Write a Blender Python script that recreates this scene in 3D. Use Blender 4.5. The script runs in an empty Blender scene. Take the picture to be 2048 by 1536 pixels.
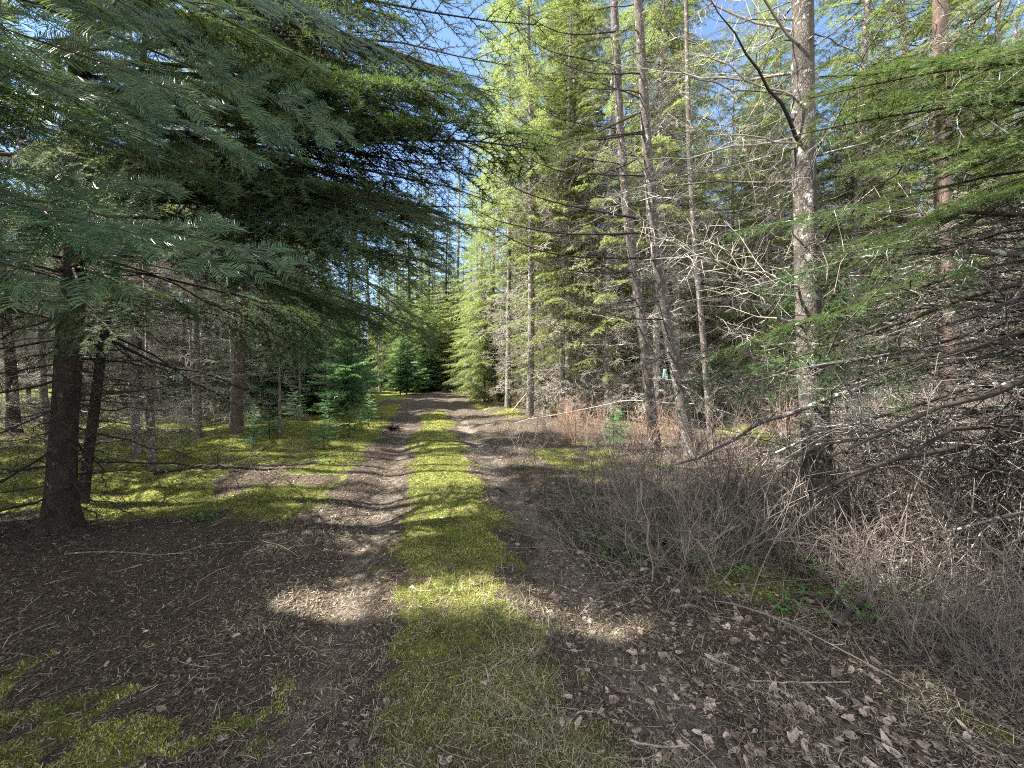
import bpy, math
import numpy as np
from mathutils import Vector, Matrix

# ------------------------------------------------------------------ camera
FPX = 769.0                      # focal length in pixels of the 2048 px wide photograph
PITCH = math.atan(23.0 / FPX)
CAM = np.array([0.0, 0.0, 1.55])
scene = bpy.context.scene
C = bpy.context.scene.collection
cam_data = bpy.data.cameras.new('camera')
cam = bpy.data.objects.new('camera', cam_data)
C.objects.link(cam)
cam.location = CAM
cam.rotation_euler = (math.pi / 2 - PITCH, 0, 0)
cam_data.sensor_width = 36
cam_data.lens = 36 * FPX / 2048
cam_data.clip_start = 0.05
cam_data.clip_end = 1000
scene.camera = cam

# ------------------------------------------------------------------ light
SUN_EL = math.radians(46)
SUN_DIR = np.array([-math.cos(SUN_EL), 0.02, math.sin(SUN_EL)])   # towards the sun: from the left
SUN_DIR /= np.linalg.norm(SUN_DIR)
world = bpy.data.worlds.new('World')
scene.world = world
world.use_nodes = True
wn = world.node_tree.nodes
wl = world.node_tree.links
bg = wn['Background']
sky = wn.new('ShaderNodeTexSky')
sky.sky_type = 'NISHITA'
sky.sun_disc = False
sky.sun_elevation = SUN_EL
sky.sun_rotation = math.atan2(SUN_DIR[0], SUN_DIR[1])
sky.air_density = 0.75
sky.dust_density = 0.0
sky.ozone_density = 1.8
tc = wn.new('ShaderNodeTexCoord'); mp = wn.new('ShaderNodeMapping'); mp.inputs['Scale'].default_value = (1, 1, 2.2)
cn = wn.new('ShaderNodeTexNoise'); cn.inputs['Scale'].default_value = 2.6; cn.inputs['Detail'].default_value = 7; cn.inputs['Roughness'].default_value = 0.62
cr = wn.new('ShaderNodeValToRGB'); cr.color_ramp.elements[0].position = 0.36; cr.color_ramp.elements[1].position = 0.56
cm = wn.new('ShaderNodeMixRGB'); cm.inputs[2].default_value = (7.4, 7.1, 6.75, 1)      # unseen white cloud bank, added behind the viewer as fill light; blue sky ahead
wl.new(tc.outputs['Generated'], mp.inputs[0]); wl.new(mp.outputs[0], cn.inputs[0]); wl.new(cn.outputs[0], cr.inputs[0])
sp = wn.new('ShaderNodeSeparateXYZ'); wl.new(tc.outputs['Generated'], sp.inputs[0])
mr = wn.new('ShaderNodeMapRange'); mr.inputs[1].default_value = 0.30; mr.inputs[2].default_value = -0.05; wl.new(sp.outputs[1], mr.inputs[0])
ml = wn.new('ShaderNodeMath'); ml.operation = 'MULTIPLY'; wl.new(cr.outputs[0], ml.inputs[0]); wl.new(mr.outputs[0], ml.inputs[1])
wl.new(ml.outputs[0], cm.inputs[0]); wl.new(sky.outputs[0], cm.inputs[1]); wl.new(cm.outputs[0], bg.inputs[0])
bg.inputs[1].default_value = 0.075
sun_data = bpy.data.lights.new('sun', 'SUN')
sun_data.energy = 5.0
sun_data.angle = math.radians(0.55)
sun_data.color = (1.0, 0.93, 0.82)
sun = bpy.data.objects.new('sun', sun_data)
C.objects.link(sun)
sun.rotation_euler = Vector(SUN_DIR).to_track_quat('Z', 'Y').to_euler()
scene.view_settings.view_transform = 'Standard'
scene.view_settings.look = 'None'
scene.view_settings.gamma = 1
scene.view_settings.exposure = 2.65
cy = scene.cycles
cy.max_bounces = 7
cy.diffuse_bounces = 6
cy.glossy_bounces = 2
cy.transmission_bounces = 3
cy.caustics_reflective = False
cy.caustics_refractive = False
cy.sample_clamp_indirect = 6
cy.use_denoising = False
scene.render.filter_size = 1.1
cy.filter_width = 1.1

# ------------------------------------------------------------------ small maths
def W(px, py, d):
    """world point seen at photo pixel (px, py) at depth d metres"""
    X = (px - 1024) / FPX
    Y = -(py - 768) / FPX
    f = np.array([0, math.cos(PITCH), -math.sin(PITCH)])
    u = np.array([0, math.sin(PITCH), math.cos(PITCH)])
    return CAM + d * (X * np.array([1.0, 0, 0]) + f + Y * u)

def G(px, py):
    """ground point under photo pixel"""
    a = W(px, py, 1.0) - CAM
    t = -CAM[2] / a[2]
    p = CAM + a * t
    return p[0], p[1]

def nrm(v):
    return v / np.maximum(np.linalg.norm(v, axis=-1, keepdims=True), 1e-9)

_tab = np.random.default_rng(5).random((256, 256))
def vnoise(x, y):
    xi = np.floor(x).astype(int); yi = np.floor(y).astype(int)
    fx = x - xi; fy = y - yi
    fx = fx * fx * (3 - 2 * fx); fy = fy * fy * (3 - 2 * fy)
    a = _tab[xi & 255, yi & 255]; b = _tab[(xi + 1) & 255, yi & 255]
    c = _tab[xi & 255, (yi + 1) & 255]; d = _tab[(xi + 1) & 255, (yi + 1) & 255]
    return (a * (1 - fx) + b * fx) * (1 - fy) + (c * (1 - fx) + d * fx) * fy

def fbm(x, y, o=4):
    x = np.asarray(x, float); y = np.asarray(y, float)
    s = 0; a = 0.5; t = 0
    for i in range(o):
        s = s + a * vnoise(x * 2 ** i + 17.3 * i, y * 2 ** i + 9.1 * i)
        t += a; a *= 0.5
    return s / t

def smooth(a, b, x):
    t = np.clip((x - a) / (b - a), 0, 1)
    return t * t * (3 - 2 * t)

def cx(y):
    y = np.asarray(y, float)
    return 0.26 - 0.22 * y + 0.022 * np.clip(y - 24, 0, 14) ** 2 + 0.3 * np.clip(y - 38, 0, 100)

def H(x, y):
    x = np.asarray(x, float); y = np.asarray(y, float)
    u = x - cx(y)
    off = smooth(1.2, 3.0, np.abs(u))
    h = off * (0.40 * (fbm(x * 0.35 + 40, y * 0.35 + 7, 3) - 0.5) + 0.26 * (fbm(x * 1.1, y * 1.1, 3) - 0.5))
    h = h * smooth(0.5, 5, y) + 0.03 * (fbm(x * 2.1, y * 2.1, 3) - 0.5)
    h = h - 0.06 * np.exp(-((np.abs(u) - 0.85) / 0.27) ** 2)
    h = h + 0.02 * np.exp(-(u / 0.4) ** 2)
    return h + 0.004 * np.clip(y - 15, 0, 200) 

# ------------------------------------------------------------------ mesh builder
class MB:
    def __init__(s):
        s.V = []; s.F = []; s.M = []; s.T = []; s.n = 0
    def add(s, v, f, mat=0, tint=0.5):
        v = np.asarray(v, np.float32).reshape(-1, 3)
        f = np.asarray(f, np.int32)
        if len(v) == 0 or len(f) == 0: return
        s.V.append(v); s.F.append(f + s.n)
        s.M.append(np.full(len(f), mat, np.int32))
        t = np.asarray(tint, np.float32)
        s.T.append(np.full(len(v), float(t), np.float32) if t.ndim == 0 else t.reshape(-1))
        s.n += len(v)
    def tubes(s, P, R, k=3, mat=0, tint=0.5):
        """P (N,m,3) centre lines, R (N,m) radii"""
        P = np.asarray(P, float); R = np.asarray(R, float)
        if P.ndim == 2: P = P[None]; R = R[None]
        N, m, _ = P.shape
        if N == 0: return
        T = nrm(np.gradient(P, axis=1))
        ax = nrm(P[:, -1] - P[:, 0])
        ref = np.where(np.abs(ax[:, 2:3]) > 0.8, np.array([[1.0, 0.05, 0]]), np.array([[0.03, 0.02, 1.0]]))
        a = nrm(np.cross(T, ref[:, None, :])); b = np.cross(T, a)
        th = np.arange(k) * 2 * math.pi / k
        ring = (a[:, :, None, :] * np.cos(th)[None, None, :, None] + b[:, :, None, :] * np.sin(th)[None, None, :, None])
        V = P[:, :, None, :] + ring * R[:, :, None, None]
        base = (np.arange(N) * m * k)[:, None, None]
        i = (np.arange(m - 1) * k)[None, :, None]
        j = np.arange(k)[None, None, :]; j2 = (j + 1) % k
        F = np.stack([base + i + j, base + i + j2, base + i + k + j2, base + i + k + j], -1).reshape(-1, 4)
        t = np.asarray(tint, float)
        if t.ndim == 1: t = np.repeat(t, m * k)
        s.add(V.reshape(-1, 3), F, mat, t)
    def inst(s, o, M):
        """copy the shapes of another builder through a 4x4 matrix"""
        A = np.array(M, float)[:3, :3].T; t = np.array(M, float)[:3, 3]
        off = s.n
        for v in o.V: s.V.append((v @ A + t).astype(np.float32))
        for f in o.F: s.F.append(f + off)
        s.M += o.M; s.T += o.T; s.n += o.n
    def mesh(s, name, mats, smooth_shade=True):
        me = bpy.data.meshes.new(name)
        V = np.concatenate(s.V); 
        idx = np.concatenate([f.reshape(-1) for f in s.F])
        tot = np.concatenate([np.full(len(f), f.shape[1], np.int32) for f in s.F])
        M = np.concatenate(s.M)
        me.vertices.add(len(V)); me.vertices.foreach_set('co', V.reshape(-1))
        me.loops.add(len(idx)); me.loops.foreach_set('vertex_index', idx.astype(np.int32))
        me.polygons.add(len(tot))
        st = np.concatenate([[0], np.cumsum(tot)[:-1]]).astype(np.int32)
        me.polygons.foreach_set('loop_start', st)
        me.polygons.foreach_set('material_index', M)
        me.polygons.foreach_set('use_smooth', np.full(len(tot), bool(smooth_shade)))
        at = me.attributes.new('tint', 'FLOAT', 'POINT')
        at.data.foreach_set('value', np.concatenate(s.T).astype(np.float32))
        me.update(calc_edges=True)
        for m in mats: me.materials.append(m)
        return me

# ------------------------------------------------------------------ objects
def tag(o, label=None, cat=None, group=None, kind=None):
    if label: o['label'] = label
    if cat: o['category'] = cat
    if group: o['group'] = group
    if kind: o['kind'] = kind
    return o
def empty(name, loc, label, cat, group=None, rz=0, sc=1.0):
    o = bpy.data.objects.new(name, None); C.objects.link(o)
    o.location = loc; o.rotation_euler = (0, 0, rz); o.scale = (sc, sc, sc)
    o.empty_display_size = 0.2
    return tag(o, label, cat, group)
def obj(name, me, parent=None):
    o = bpy.data.objects.new(name, me); C.objects.link(o)
    if parent: o.parent = parent
    return o
def copy_tree(o, parent=None):
    c = o.copy(); C.objects.link(c)
    if parent: c.parent = parent
    for ch in list(o.children): copy_tree(ch, c)
    return c

# ------------------------------------------------------------------ materials
class N:
    """tiny node helper"""
    def __init__(s, name):
        s.m = bpy.data.materials.new(name); s.m.use_nodes = True
        s.t = s.m.node_tree; s.t.nodes.clear()
        s.out = s.t.nodes.new('ShaderNodeOutputMaterial')
    def new(s, typ, **kw):
        n = s.t.nodes.new('ShaderNode' + typ)
        for k, v in kw.items():
            if k in n.inputs: s.set(n.inputs[k], v)
            else: setattr(n, k, v)
        return n
    def set(s, inp, v):
        if isinstance(v, bpy.types.NodeSocket): s.t.links.new(v, inp)
        else:
            if isinstance(v, tuple) and len(v) == 3 and inp.type == 'RGBA': v = (*v, 1)
            inp.default_value = v
    def coord(s, which='Object'): return s.new('TexCoord').outputs[which]
    def scale(s, vec, sc):
        n = s.new('Mapping'); s.set(n.inputs['Vector'], vec); n.inputs['Scale'].default_value = sc
        return n.outputs[0]
    def noise(s, vec, sc, det=4, rough=0.6, dist=0.0):
        n = s.new('TexNoise'); s.set(n.inputs['Vector'], vec)
        n.inputs['Scale'].default_value = sc; n.inputs['Detail'].default_value = det
        n.inputs['Roughness'].default_value = rough; n.inputs['Distortion'].default_value = dist
        return n.outputs[0]
    def voro(s, vec, sc, feature='F1', out=0):
        n = s.new('TexVoronoi', feature=feature); s.set(n.inputs['Vector'], vec); n.inputs['Scale'].default_value = sc
        return n.outputs[out]
    def ramp(s, fac, pts):
        n = s.new('ValToRGB'); s.set(n.inputs[0], fac)
        e = n.color_ramp.elements
        while len(e) < len(pts): e.new(0.5)
        for i, (p, c) in enumerate(pts):
            e[i].position = p
            e[i].color = (c, c, c, 1) if isinstance(c, (int, float)) else (*c, 1)
        return n.outputs[0]
    def mix(s, fac, a, b, mode='MIX'):
        n = s.new('MixRGB', blend_type=mode)
        s.set(n.inputs[0], fac); s.set(n.inputs[1], a); s.set(n.inputs[2], b)
        return n.outputs[0]
    def math(s, op, a, b=0.0, c=None):
        n = s.new('Math', operation=op); s.set(n.inputs[0], a); s.set(n.inputs[1], b)
        if c is not None: s.set(n.inputs[2], c)
        return n.outputs[0]
    def attr(s, name):
        n = s.new('Attribute', attribute_name=name); return n.outputs['Fac']
    def rnd(s): return s.new('ObjectInfo').outputs['Random']
    def bump(s, h, strength=0.5, dist=0.02):
        n = s.new('Bump'); s.set(n.inputs['Height'], h); n.inputs['Strength'].default_value = strength
        n.inputs['Distance'].default_value = dist; return n.outputs[0]
    def bsdf(s, col, rough=0.8, normal=None, spec=0.3):
        n = s.new('BsdfPrincipled'); s.set(n.inputs['Base Color'], col); s.set(n.inputs['Roughness'], rough)
        s.set(n.inputs['Specular IOR Level'], spec)
        if normal is not None: s.set(n.inputs['Normal'], normal)
        return n.outputs[0]
    def done(s, sh):
        s.t.links.new(sh, s.out.inputs[0]); return s.m

def m_needle(name, dark, mid, light, trans=0.3, rough=0.45, spec=0.4):
    n = N(name)
    r = n.math('ADD', n.math('MULTIPLY', n.attr('tint'), 0.75), n.math('MULTIPLY', n.rnd(), 0.25))
    big = n.noise(n.coord(), 1.3, 2)
    r = n.math('ADD', r, n.math('MULTIPLY', n.math('SUBTRACT', big, 0.5), 0.5))
    col = n.ramp(r, [(0.1, dark), (0.5, mid), (0.9, light)])
    b = n.bsdf(col, rough, None, spec)
    t = n.new('BsdfTranslucent'); n.set(t.inputs[0], n.mix(0.5, col, (0.16, 0.24, 0.03)))
    mx = n.new('MixShader'); mx.inputs[0].default_value = trans
    n.t.links.new(b, mx.inputs[1]); n.t.links.new(t.outputs[0], mx.inputs[2])
    return n.done(mx.outputs[0])

def m_bark(name, dark, mid, light, lichen=(0.30, 0.33, 0.30), lich=0.56, scale=9.0, reddish=None):
    n = N(name)
    c = n.coord()
    v = n.scale(c, (1, 1, 0.5))
    crack = n.voro(n.scale(n.mix(0.08, v, n.new('TexNoise', Vector=v, Scale=6.0).outputs[1]), (1, 1, 1)), scale * 5.5, 'DISTANCE_TO_EDGE')
    pl = n.noise(v, scale * 1.5, 6, 0.7, 0.4)
    fine = n.noise(c, scale * 9, 4, 0.7)
    col = n.ramp(pl, [(0.3, dark), (0.5, mid), (0.72, light)])
    if reddish: col = n.mix(n.ramp(n.noise(c, 2.2, 4), [(0.5, 0.0), (0.62, 0.8)]), col, reddish)
    col = n.mix(n.ramp(crack, [(0.0, 0.7), (0.12, 0.0)]), col, tuple(x * 0.5 for x in dark))
    col = n.mix(n.math('MULTIPLY', n.ramp(fine, [(0.35, 0.0), (0.7, 1.0)]), 0.35), col, light)
    li = n.ramp(n.noise(c, 13, 5, 0.65), [(lich, 0.0), (lich + 0.06, 1.0)])
    col = n.mix(li, col, lichen)
    hgt = n.math('ADD', n.math('MULTIPLY', n.ramp(crack, [(0.0, 0.0), (0.2, 1.0)]), 0.4), n.math('ADD', pl, n.math('MULTIPLY', fine, 0.4)))
    return n.done(n.bsdf(col, 0.92, n.bump(hgt, 0.8, 0.012), 0.15))

def m_twig(name, dark, light, lichen=None, lich=0.55):
    n = N(name)
    f = n.math('ADD', n.math('MULTIPLY', n.attr('tint'), 0.7), n.math('MULTIPLY', n.noise(n.coord(), 14, 3), 0.3))
    f = n.math('ADD', f, n.math('MULTIPLY', n.math('SUBTRACT', n.rnd(), 0.5), 0.3))
    col = n.ramp(f, [(0.15, dark), (0.85, light)])
    if lichen: col = n.mix(n.ramp(n.noise(n.coord(), 19, 4), [(lich, 0.0), (lich + 0.05, 1.0)]), col, lichen)
    return n.done(n.bsdf(col, 0.85, None, 0.2))

def m_tint(name, pts, rough=0.8, trans=0.0, spec=0.2, noise=0.0, patch=None):
    n = N(name)
    f = n.attr('tint')
    if noise: f = n.math('ADD', f, n.math('MULTIPLY', n.math('SUBTRACT', n.noise(n.coord(), 1.7, 3), 0.5), noise))
    col = n.ramp(f, pts)
    if patch: col = n.mix(n.ramp(n.noise(n.coord(), 3.3, 5, 0.7), [(0.46, 0.0), (0.66, 0.75)]), col, patch)
    b = n.bsdf(col, rough, None, spec)
    if trans:
        t = n.new('BsdfTranslucent'); n.set(t.inputs[0], col)
        mx = n.new('MixShader'); mx.inputs[0].default_value = trans
        n.t.links.new(b, mx.inputs[1]); n.t.links.new(t.outputs[0], mx.inputs[2]); b = mx.outputs[0]
    return n.done(b)

MAT = {}
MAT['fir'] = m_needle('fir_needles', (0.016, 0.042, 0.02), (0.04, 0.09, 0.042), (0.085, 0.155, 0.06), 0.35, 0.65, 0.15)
MAT['firblue'] = m_needle('blue_green_needles', (0.04, 0.11, 0.06), (0.095, 0.23, 0.12), (0.18, 0.33, 0.14), 0.4)
MAT['firnear'] = m_needle('glossy_needles', (0.012, 0.04, 0.016), (0.032, 0.088, 0.032), (0.11, 0.19, 0.04), 0.3, 0.38, 0.5)
MAT['firright'] = m_needle('mid_green_needles', (0.018, 0.045, 0.016), (0.04, 0.10, 0.032), (0.11, 0.19, 0.04), 0.35, 0.55, 0.25)
MAT['yellowfir'] = m_needle('sunny_needles', (0.11, 0.14, 0.05), (0.27, 0.31, 0.13), (0.42, 0.45, 0.20), 0.55, 0.5, 0.3)  # tone lightened to stand in for bright, hazy light in the wood
MAT['deadneedle'] = m_needle('brown_needles', (0.03, 0.018, 0.012), (0.06, 0.035, 0.022), (0.10, 0.06, 0.04), 0.2)
MAT['bark_dark'] = m_bark('dark_fir_bark', (0.012, 0.010, 0.009), (0.032, 0.026, 0.022), (0.075, 0.065, 0.055), (0.16, 0.17, 0.15), 0.62)
MAT['bark_grey'] = m_bark('grey_scaly_bark', (0.026, 0.022, 0.020), (0.072, 0.062, 0.056), (0.165, 0.145, 0.13), (0.34, 0.37, 0.34), 0.58)
MAT['bark_red'] = m_bark('reddish_bark', (0.05, 0.032, 0.026), (0.13, 0.09, 0.07), (0.22, 0.18, 0.155), (0.3, 0.32, 0.3), 0.62, 9, (0.11, 0.062, 0.045))
MAT['bark_pale'] = m_bark('pale_pole_bark', (0.05, 0.042, 0.036), (0.13, 0.112, 0.098), (0.27, 0.245, 0.22), (0.38, 0.40, 0.36), 0.55)
MAT['twig_live'] = m_twig('twig_live', (0.025, 0.018, 0.013), (0.09, 0.065, 0.045))
MAT['twig_dark'] = m_twig('twig_dark', (0.012, 0.010, 0.009), (0.06, 0.048, 0.04), (0.22, 0.25, 0.23), 0.66)
MAT['twig_grey'] = m_twig('twig_grey', (0.10, 0.088, 0.076), (0.48, 0.44, 0.39), (0.36, 0.40, 0.37), 0.63)
MAT['twig_lichen'] = m_twig('twig_lichen', (0.025, 0.021, 0.019), (0.15, 0.13, 0.12), (0.30, 0.36, 0.33), 0.56)
MAT['shrub'] = m_twig('shrub_stems', (0.035, 0.029, 0.025), (0.27, 0.236, 0.205))
MAT['shrub_tan'] = m_twig('tan_stems', (0.13, 0.07, 0.05), (0.42, 0.29, 0.22))
MAT['moss'] = m_tint('moss_shoots', [(0.0, (0.04, 0.045, 0.012)), (0.45, (0.18, 0.215, 0.045)), (0.8, (0.37, 0.41, 0.11)), (1.0, (0.46, 0.43, 0.17))], 0.8, 0.3, 0.1, 0.4, (0.26, 0.22, 0.10))
MAT['litter'] = m_tint('needle_litter', [(0.0, (0.022, 0.018, 0.015)), (0.4, (0.088, 0.073, 0.055)), (0.75, (0.23, 0.192, 0.148)), (1.0, (0.47, 0.41, 0.33))], 0.8, 0, 0.2, 0.2)
MAT['leaf'] = m_tint('dead_leaf', [(0.0, (0.07, 0.045, 0.032)), (0.4, (0.21, 0.155, 0.125)), (0.8, (0.40, 0.325, 0.28)), (1.0, (0.48, 0.41, 0.36))], 0.6, 0.15, 0.35, 0.1)
MAT['grass'] = m_tint('dry_grass', [(0.0, (0.06, 0.08, 0.03)), (0.4, (0.17, 0.17, 0.09)), (0.8, (0.38, 0.35, 0.24)), (1.0, (0.5, 0.46, 0.36))], 0.7, 0.25, 0.2)
MAT['herb'] = m_tint('green_herb_leaf', [(0.0, (0.03, 0.08, 0.02)), (0.6, (0.08, 0.19, 0.045)), (1.0, (0.16, 0.28, 0.08))], 0.5, 0.3, 0.4)
MAT['stick'] = m_twig('pale_stick', (0.16, 0.13, 0.11), (0.42, 0.37, 0.32), (0.4, 0.43, 0.4), 0.62)
MAT['char'] = m_twig('charred_wood', (0.006, 0.005, 0.005), (0.03, 0.024, 0.02))
MAT['ribbon'] = m_tint('ribbon_plastic', [(0.0, (0.25, 0.45, 0.45)), (1.0, (0.5, 0.68, 0.66))], 0.35, 0.4, 0.5)

def m_ground():
    n = N('forest_floor')
    c = n.coord()
    moss = n.attr('moss'); dirt = n.attr('dirt')
    big = n.noise(c, 1.1, 5, 0.6); mid = n.noise(c, 9, 5, 0.7); fine = n.noise(c, 70, 4, 0.75)
    st = n.noise(n.scale(c, (1, 1, 1)), 38, 6, 0.8, 1.5)
    lit = n.ramp(st, [(0.25, (0.016, 0.012, 0.010)), (0.45, (0.057, 0.047, 0.036)), (0.6, (0.15, 0.125, 0.096)), (0.8, (0.35, 0.30, 0.24))])
    lit = n.mix(n.math('MULTIPLY', big, 0.5), lit, (0.07, 0.048, 0.04))
    soil = n.ramp(n.math('ADD', n.math('MULTIPLY', fine, 0.5), n.math('MULTIPLY', mid, 0.5)), [(0.35, (0.07, 0.06, 0.048)), (0.5, (0.165, 0.143, 0.116)), (0.68, (0.31, 0.27, 0.225))])
    ms = n.ramp(n.math('ADD', n.math('MULTIPLY', fine, 0.45), n.math('MULTIPLY', mid, 0.55)), [(0.3, (0.03, 0.032, 0.012)), (0.5, (0.14, 0.16, 0.035)), (0.68, (0.29, 0.31, 0.09))])
    mm = n.math('ADD', moss, n.math('MULTIPLY', n.math('SUBTRACT', n.noise(c, 6, 6, 0.75), 0.5), 0.9))
    col = n.mix(n.ramp(n.math('ADD', dirt, n.math('MULTIPLY', n.math('SUBTRACT', mid, 0.5), 0.8)), [(0.35, 0.0), (0.65, 1.0)]), lit, soil)
    col = n.mix(n.ramp(mm, [(0.38, 0.0), (0.62, 1.0)]), col, ms)
    h = n.math('ADD', n.math('MULTIPLY', st, 0.6), n.math('ADD', n.math('MULTIPLY', mid, 0.8), n.math('MULTIPLY', fine, 0.35)))
    return n.done(n.bsdf(col, 0.95, n.bump(h, 1.0, 0.05), 0.1))
MAT['ground'] = m_ground()

# ------------------------------------------------------------------ forest floor
def moss_mask(x, y):
    u = x - cx(y)
    n1 = fbm(x * 2.2 + 3, y * 2.2 + 5, 4) - 0.5
    n2 = fbm(x * 0.55 + 30, y * 0.55 + 11, 3) - 0.5
    n3 = fbm(x * 8 + 1, y * 8 + 4, 3) - 0.5
    n1 = (n1 + 0.35 * n3) * (1 + 0.8 * smooth(3.6, 2.2, y))
    strip = smooth(0.72, 0.26, np.abs(u + 0.04) + n1 * 0.75) * (0.62 + 0.38 * smooth(1.7, 2.7, y + n1 * 1.5)) * smooth(19, 12, y + n1 * 4)
    left = smooth(-1.25, -1.7, u + n1 * 0.5) * smooth(3.6, 4.8, y + 0.9 * n2 + 0.12 * (x + 4)) * smooth(-0.30, -0.02, n2 * 1.3 + n1 * 0.9)
    bl = smooth(2.45, 1.9, y + n1 * 1.2) * smooth(-0.75, -1.1, x + n1) * smooth(-0.2, 0.12, n1 + n2) * 0.9
    right = smooth(1.3, 2.2, u) * smooth(0.04, 0.16, n2 + 0.5 * n1) * 0.8
    rp = np.exp(-(((x - 1.35) / 0.55) ** 2 + ((y - 6.2) / 0.8) ** 2)) + 0.9 * np.exp(-(((x - 1.7) / 0.45) ** 2 + ((y - 2.75) / 0.28) ** 2))
    far = smooth(14, 26, y) * smooth(1.2, 2.2, np.abs(u)) * 0.25
    return np.clip(np.maximum.reduce([strip, left, bl, right, rp, far]), 0, 1)

def dirt_mask(x, y):
    u = x - cx(y)
    n1 = fbm(x * 1.7 + 13, y * 1.7 + 25, 4) - 0.5
    r = np.exp(-((u - 0.82 + n1 * 0.3) / 0.27) ** 2) * smooth(-0.2, 0.15, n1 + 0.12)
    l = np.exp(-((u + 0.82 + n1 * 0.3) / 0.26) ** 2) * 0.55
    return np.clip(np.maximum(r, l), 0, 1) * smooth(18, 11, y)

def ground_fine(x, y):
    m = moss_mask(x, y)
    near = smooth(14, 5, np.hypot(x, y))
    return H(x, y) + near * (m * 0.03 * fbm(x * 11, y * 11, 3) + (1 - m) * 0.018 * (fbm(x * 17 + 9, y * 17, 3)))

def axis_lines(lo, flo, fhi, hi, fine, grow):
    a = list(np.arange(flo, fhi, fine))
    s = fine
    while a[-1] < hi: s *= grow; a.append(a[-1] + s)
    s = fine; b = [flo]
    while b[-1] > lo: s *= grow; b.append(b[-1] - s)
    return np.array(b[1:][::-1] + a)
gx = axis_lines(-160, -5, 5, 160, 0.035, 1.07)
gy = axis_lines(-30, 0.9, 7.5, 190, 0.035, 1.06)
GX, GY = np.meshgrid(gx, gy)
gv = np.stack([GX, GY, ground_fine(GX, GY)], -1).reshape(-1, 3)
nx, ny = len(gx), len(gy)
ii = (np.arange(ny - 1)[:, None] * nx + np.arange(nx - 1)[None, :]).reshape(-1)
gb = MB()
gb.add(gv, np.stack([ii, ii + 1, ii + nx + 1, ii + nx], -1))
gme = gb.mesh('ground', [MAT['ground']])
for nm, fn in (('moss', moss_mask), ('dirt', dirt_mask)):
    at = gme.attributes.new(nm, 'FLOAT', 'POINT')
    at.data.foreach_set('value', fn(GX, GY).reshape(-1).astype(np.float32))
tag(obj('ground', gme), 'brown litter covered forest floor with mossy track', None, None, 'structure')

def zg(x, y): return float(ground_fine(np.array([x]), np.array([y]))[0])

# scatter ground cover: denser close to the viewer's side of the track
def scatter(n, rng, rmin=1.15, rmax=22, amax=62):
    r = np.exp(rng.uniform(math.log(rmin), math.log(rmax), n))
    a = np.radians(rng.uniform(-amax, amax, n))
    return r * np.sin(a), r * np.cos(a), r

def blades(mb, x, y, z, h, w, rng, lean=0.5, mat=0, tint=0.5, seg=1, droop=0.0):
    n = len(x)
    az = rng.uniform(0, 2 * math.pi, n); ti = rng.uniform(0, 1, n) * lean
    d = np.stack([np.cos(az) * np.sin(ti), np.sin(az) * np.sin(ti), np.cos(ti)], -1)
    wa = rng.uniform(0, 2 * math.pi, n)
    wv = np.stack([np.cos(wa), np.sin(wa), np.zeros(n)], -1) * (w / 2)[:, None]
    p = np.stack([x, y, z], -1)
    t = np.broadcast_to(np.asarray(tint, float), (n,))
    if seg == 1:
        V = np.stack([p - wv, p + wv, p + d * h[:, None]], 1)
        mb.add(V.reshape(-1, 3), np.arange(3 * n).reshape(-1, 3), mat, np.repeat(t, 3))
    else:
        rings = []
        flat = np.stack([np.cos(az), np.sin(az), np.zeros(n)], -1)
        wv = np.stack([-np.sin(az), np.cos(az), np.zeros(n)], -1) * (w / 2)[:, None]
        for q in range(seg + 1):
            s = q / seg
            c = p + d * (h * s)[:, None] + (flat * droop * s - np.array([0, 0, 1]) * droop * s * s) * (h * s)[:, None]
            k = 1 - 0.85 * s
            rings.append(c - wv * k); rings.append(c + wv * k)
        V = np.stack(rings, 1); m = 2 * (seg + 1)
        V[:, :, 2] = np.maximum(V[:, :, 2], (z + 0.003)[:, None])
        b = (np.arange(n) * m)[:, None]
        F = np.concatenate([np.stack([b[:, 0] + 2 * q, b[:, 0] + 2 * q + 1, b[:, 0] + 2 * q + 3, b[:, 0] + 2 * q + 2], -1) for q in range(seg)])
        mb.add(V.reshape(-1, 3), F, mat, np.repeat(t, m))

rng = np.random.default_rng(11)
# moss shoots
x, y, r = scatter(420000, rng)
keep = rng.random(len(x)) < smooth(0.35, 0.75, moss_mask(x, y) + 0.5 * (fbm(x * 6, y * 6, 4) - 0.5))
x, y, r = x[keep], y[keep], r[keep]
mb = MB()
tn = np.clip(fbm(x * 5, y * 5, 3) * 1.3 - 0.15 + rng.normal(0, 0.17, len(x)), 0, 1)
for q in range(2):
    blades(mb, x + rng.normal(0, 0.006, len(x)), y + rng.normal(0, 0.006, len(x)), ground_fine(x, y) - 0.003,
           rng.uniform(0.006, 0.017, len(x)) * (0.8 + 0.12 * r), rng.uniform(0.005, 0.011, len(x)) * (0.6 + 0.28 * r), rng, 1.1, 0, tn)
tag(obj('moss', mb.mesh('moss', [MAT['moss']])), 'bright yellow green moss carpeting the track and floor', None, None, 'stuff')

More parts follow.
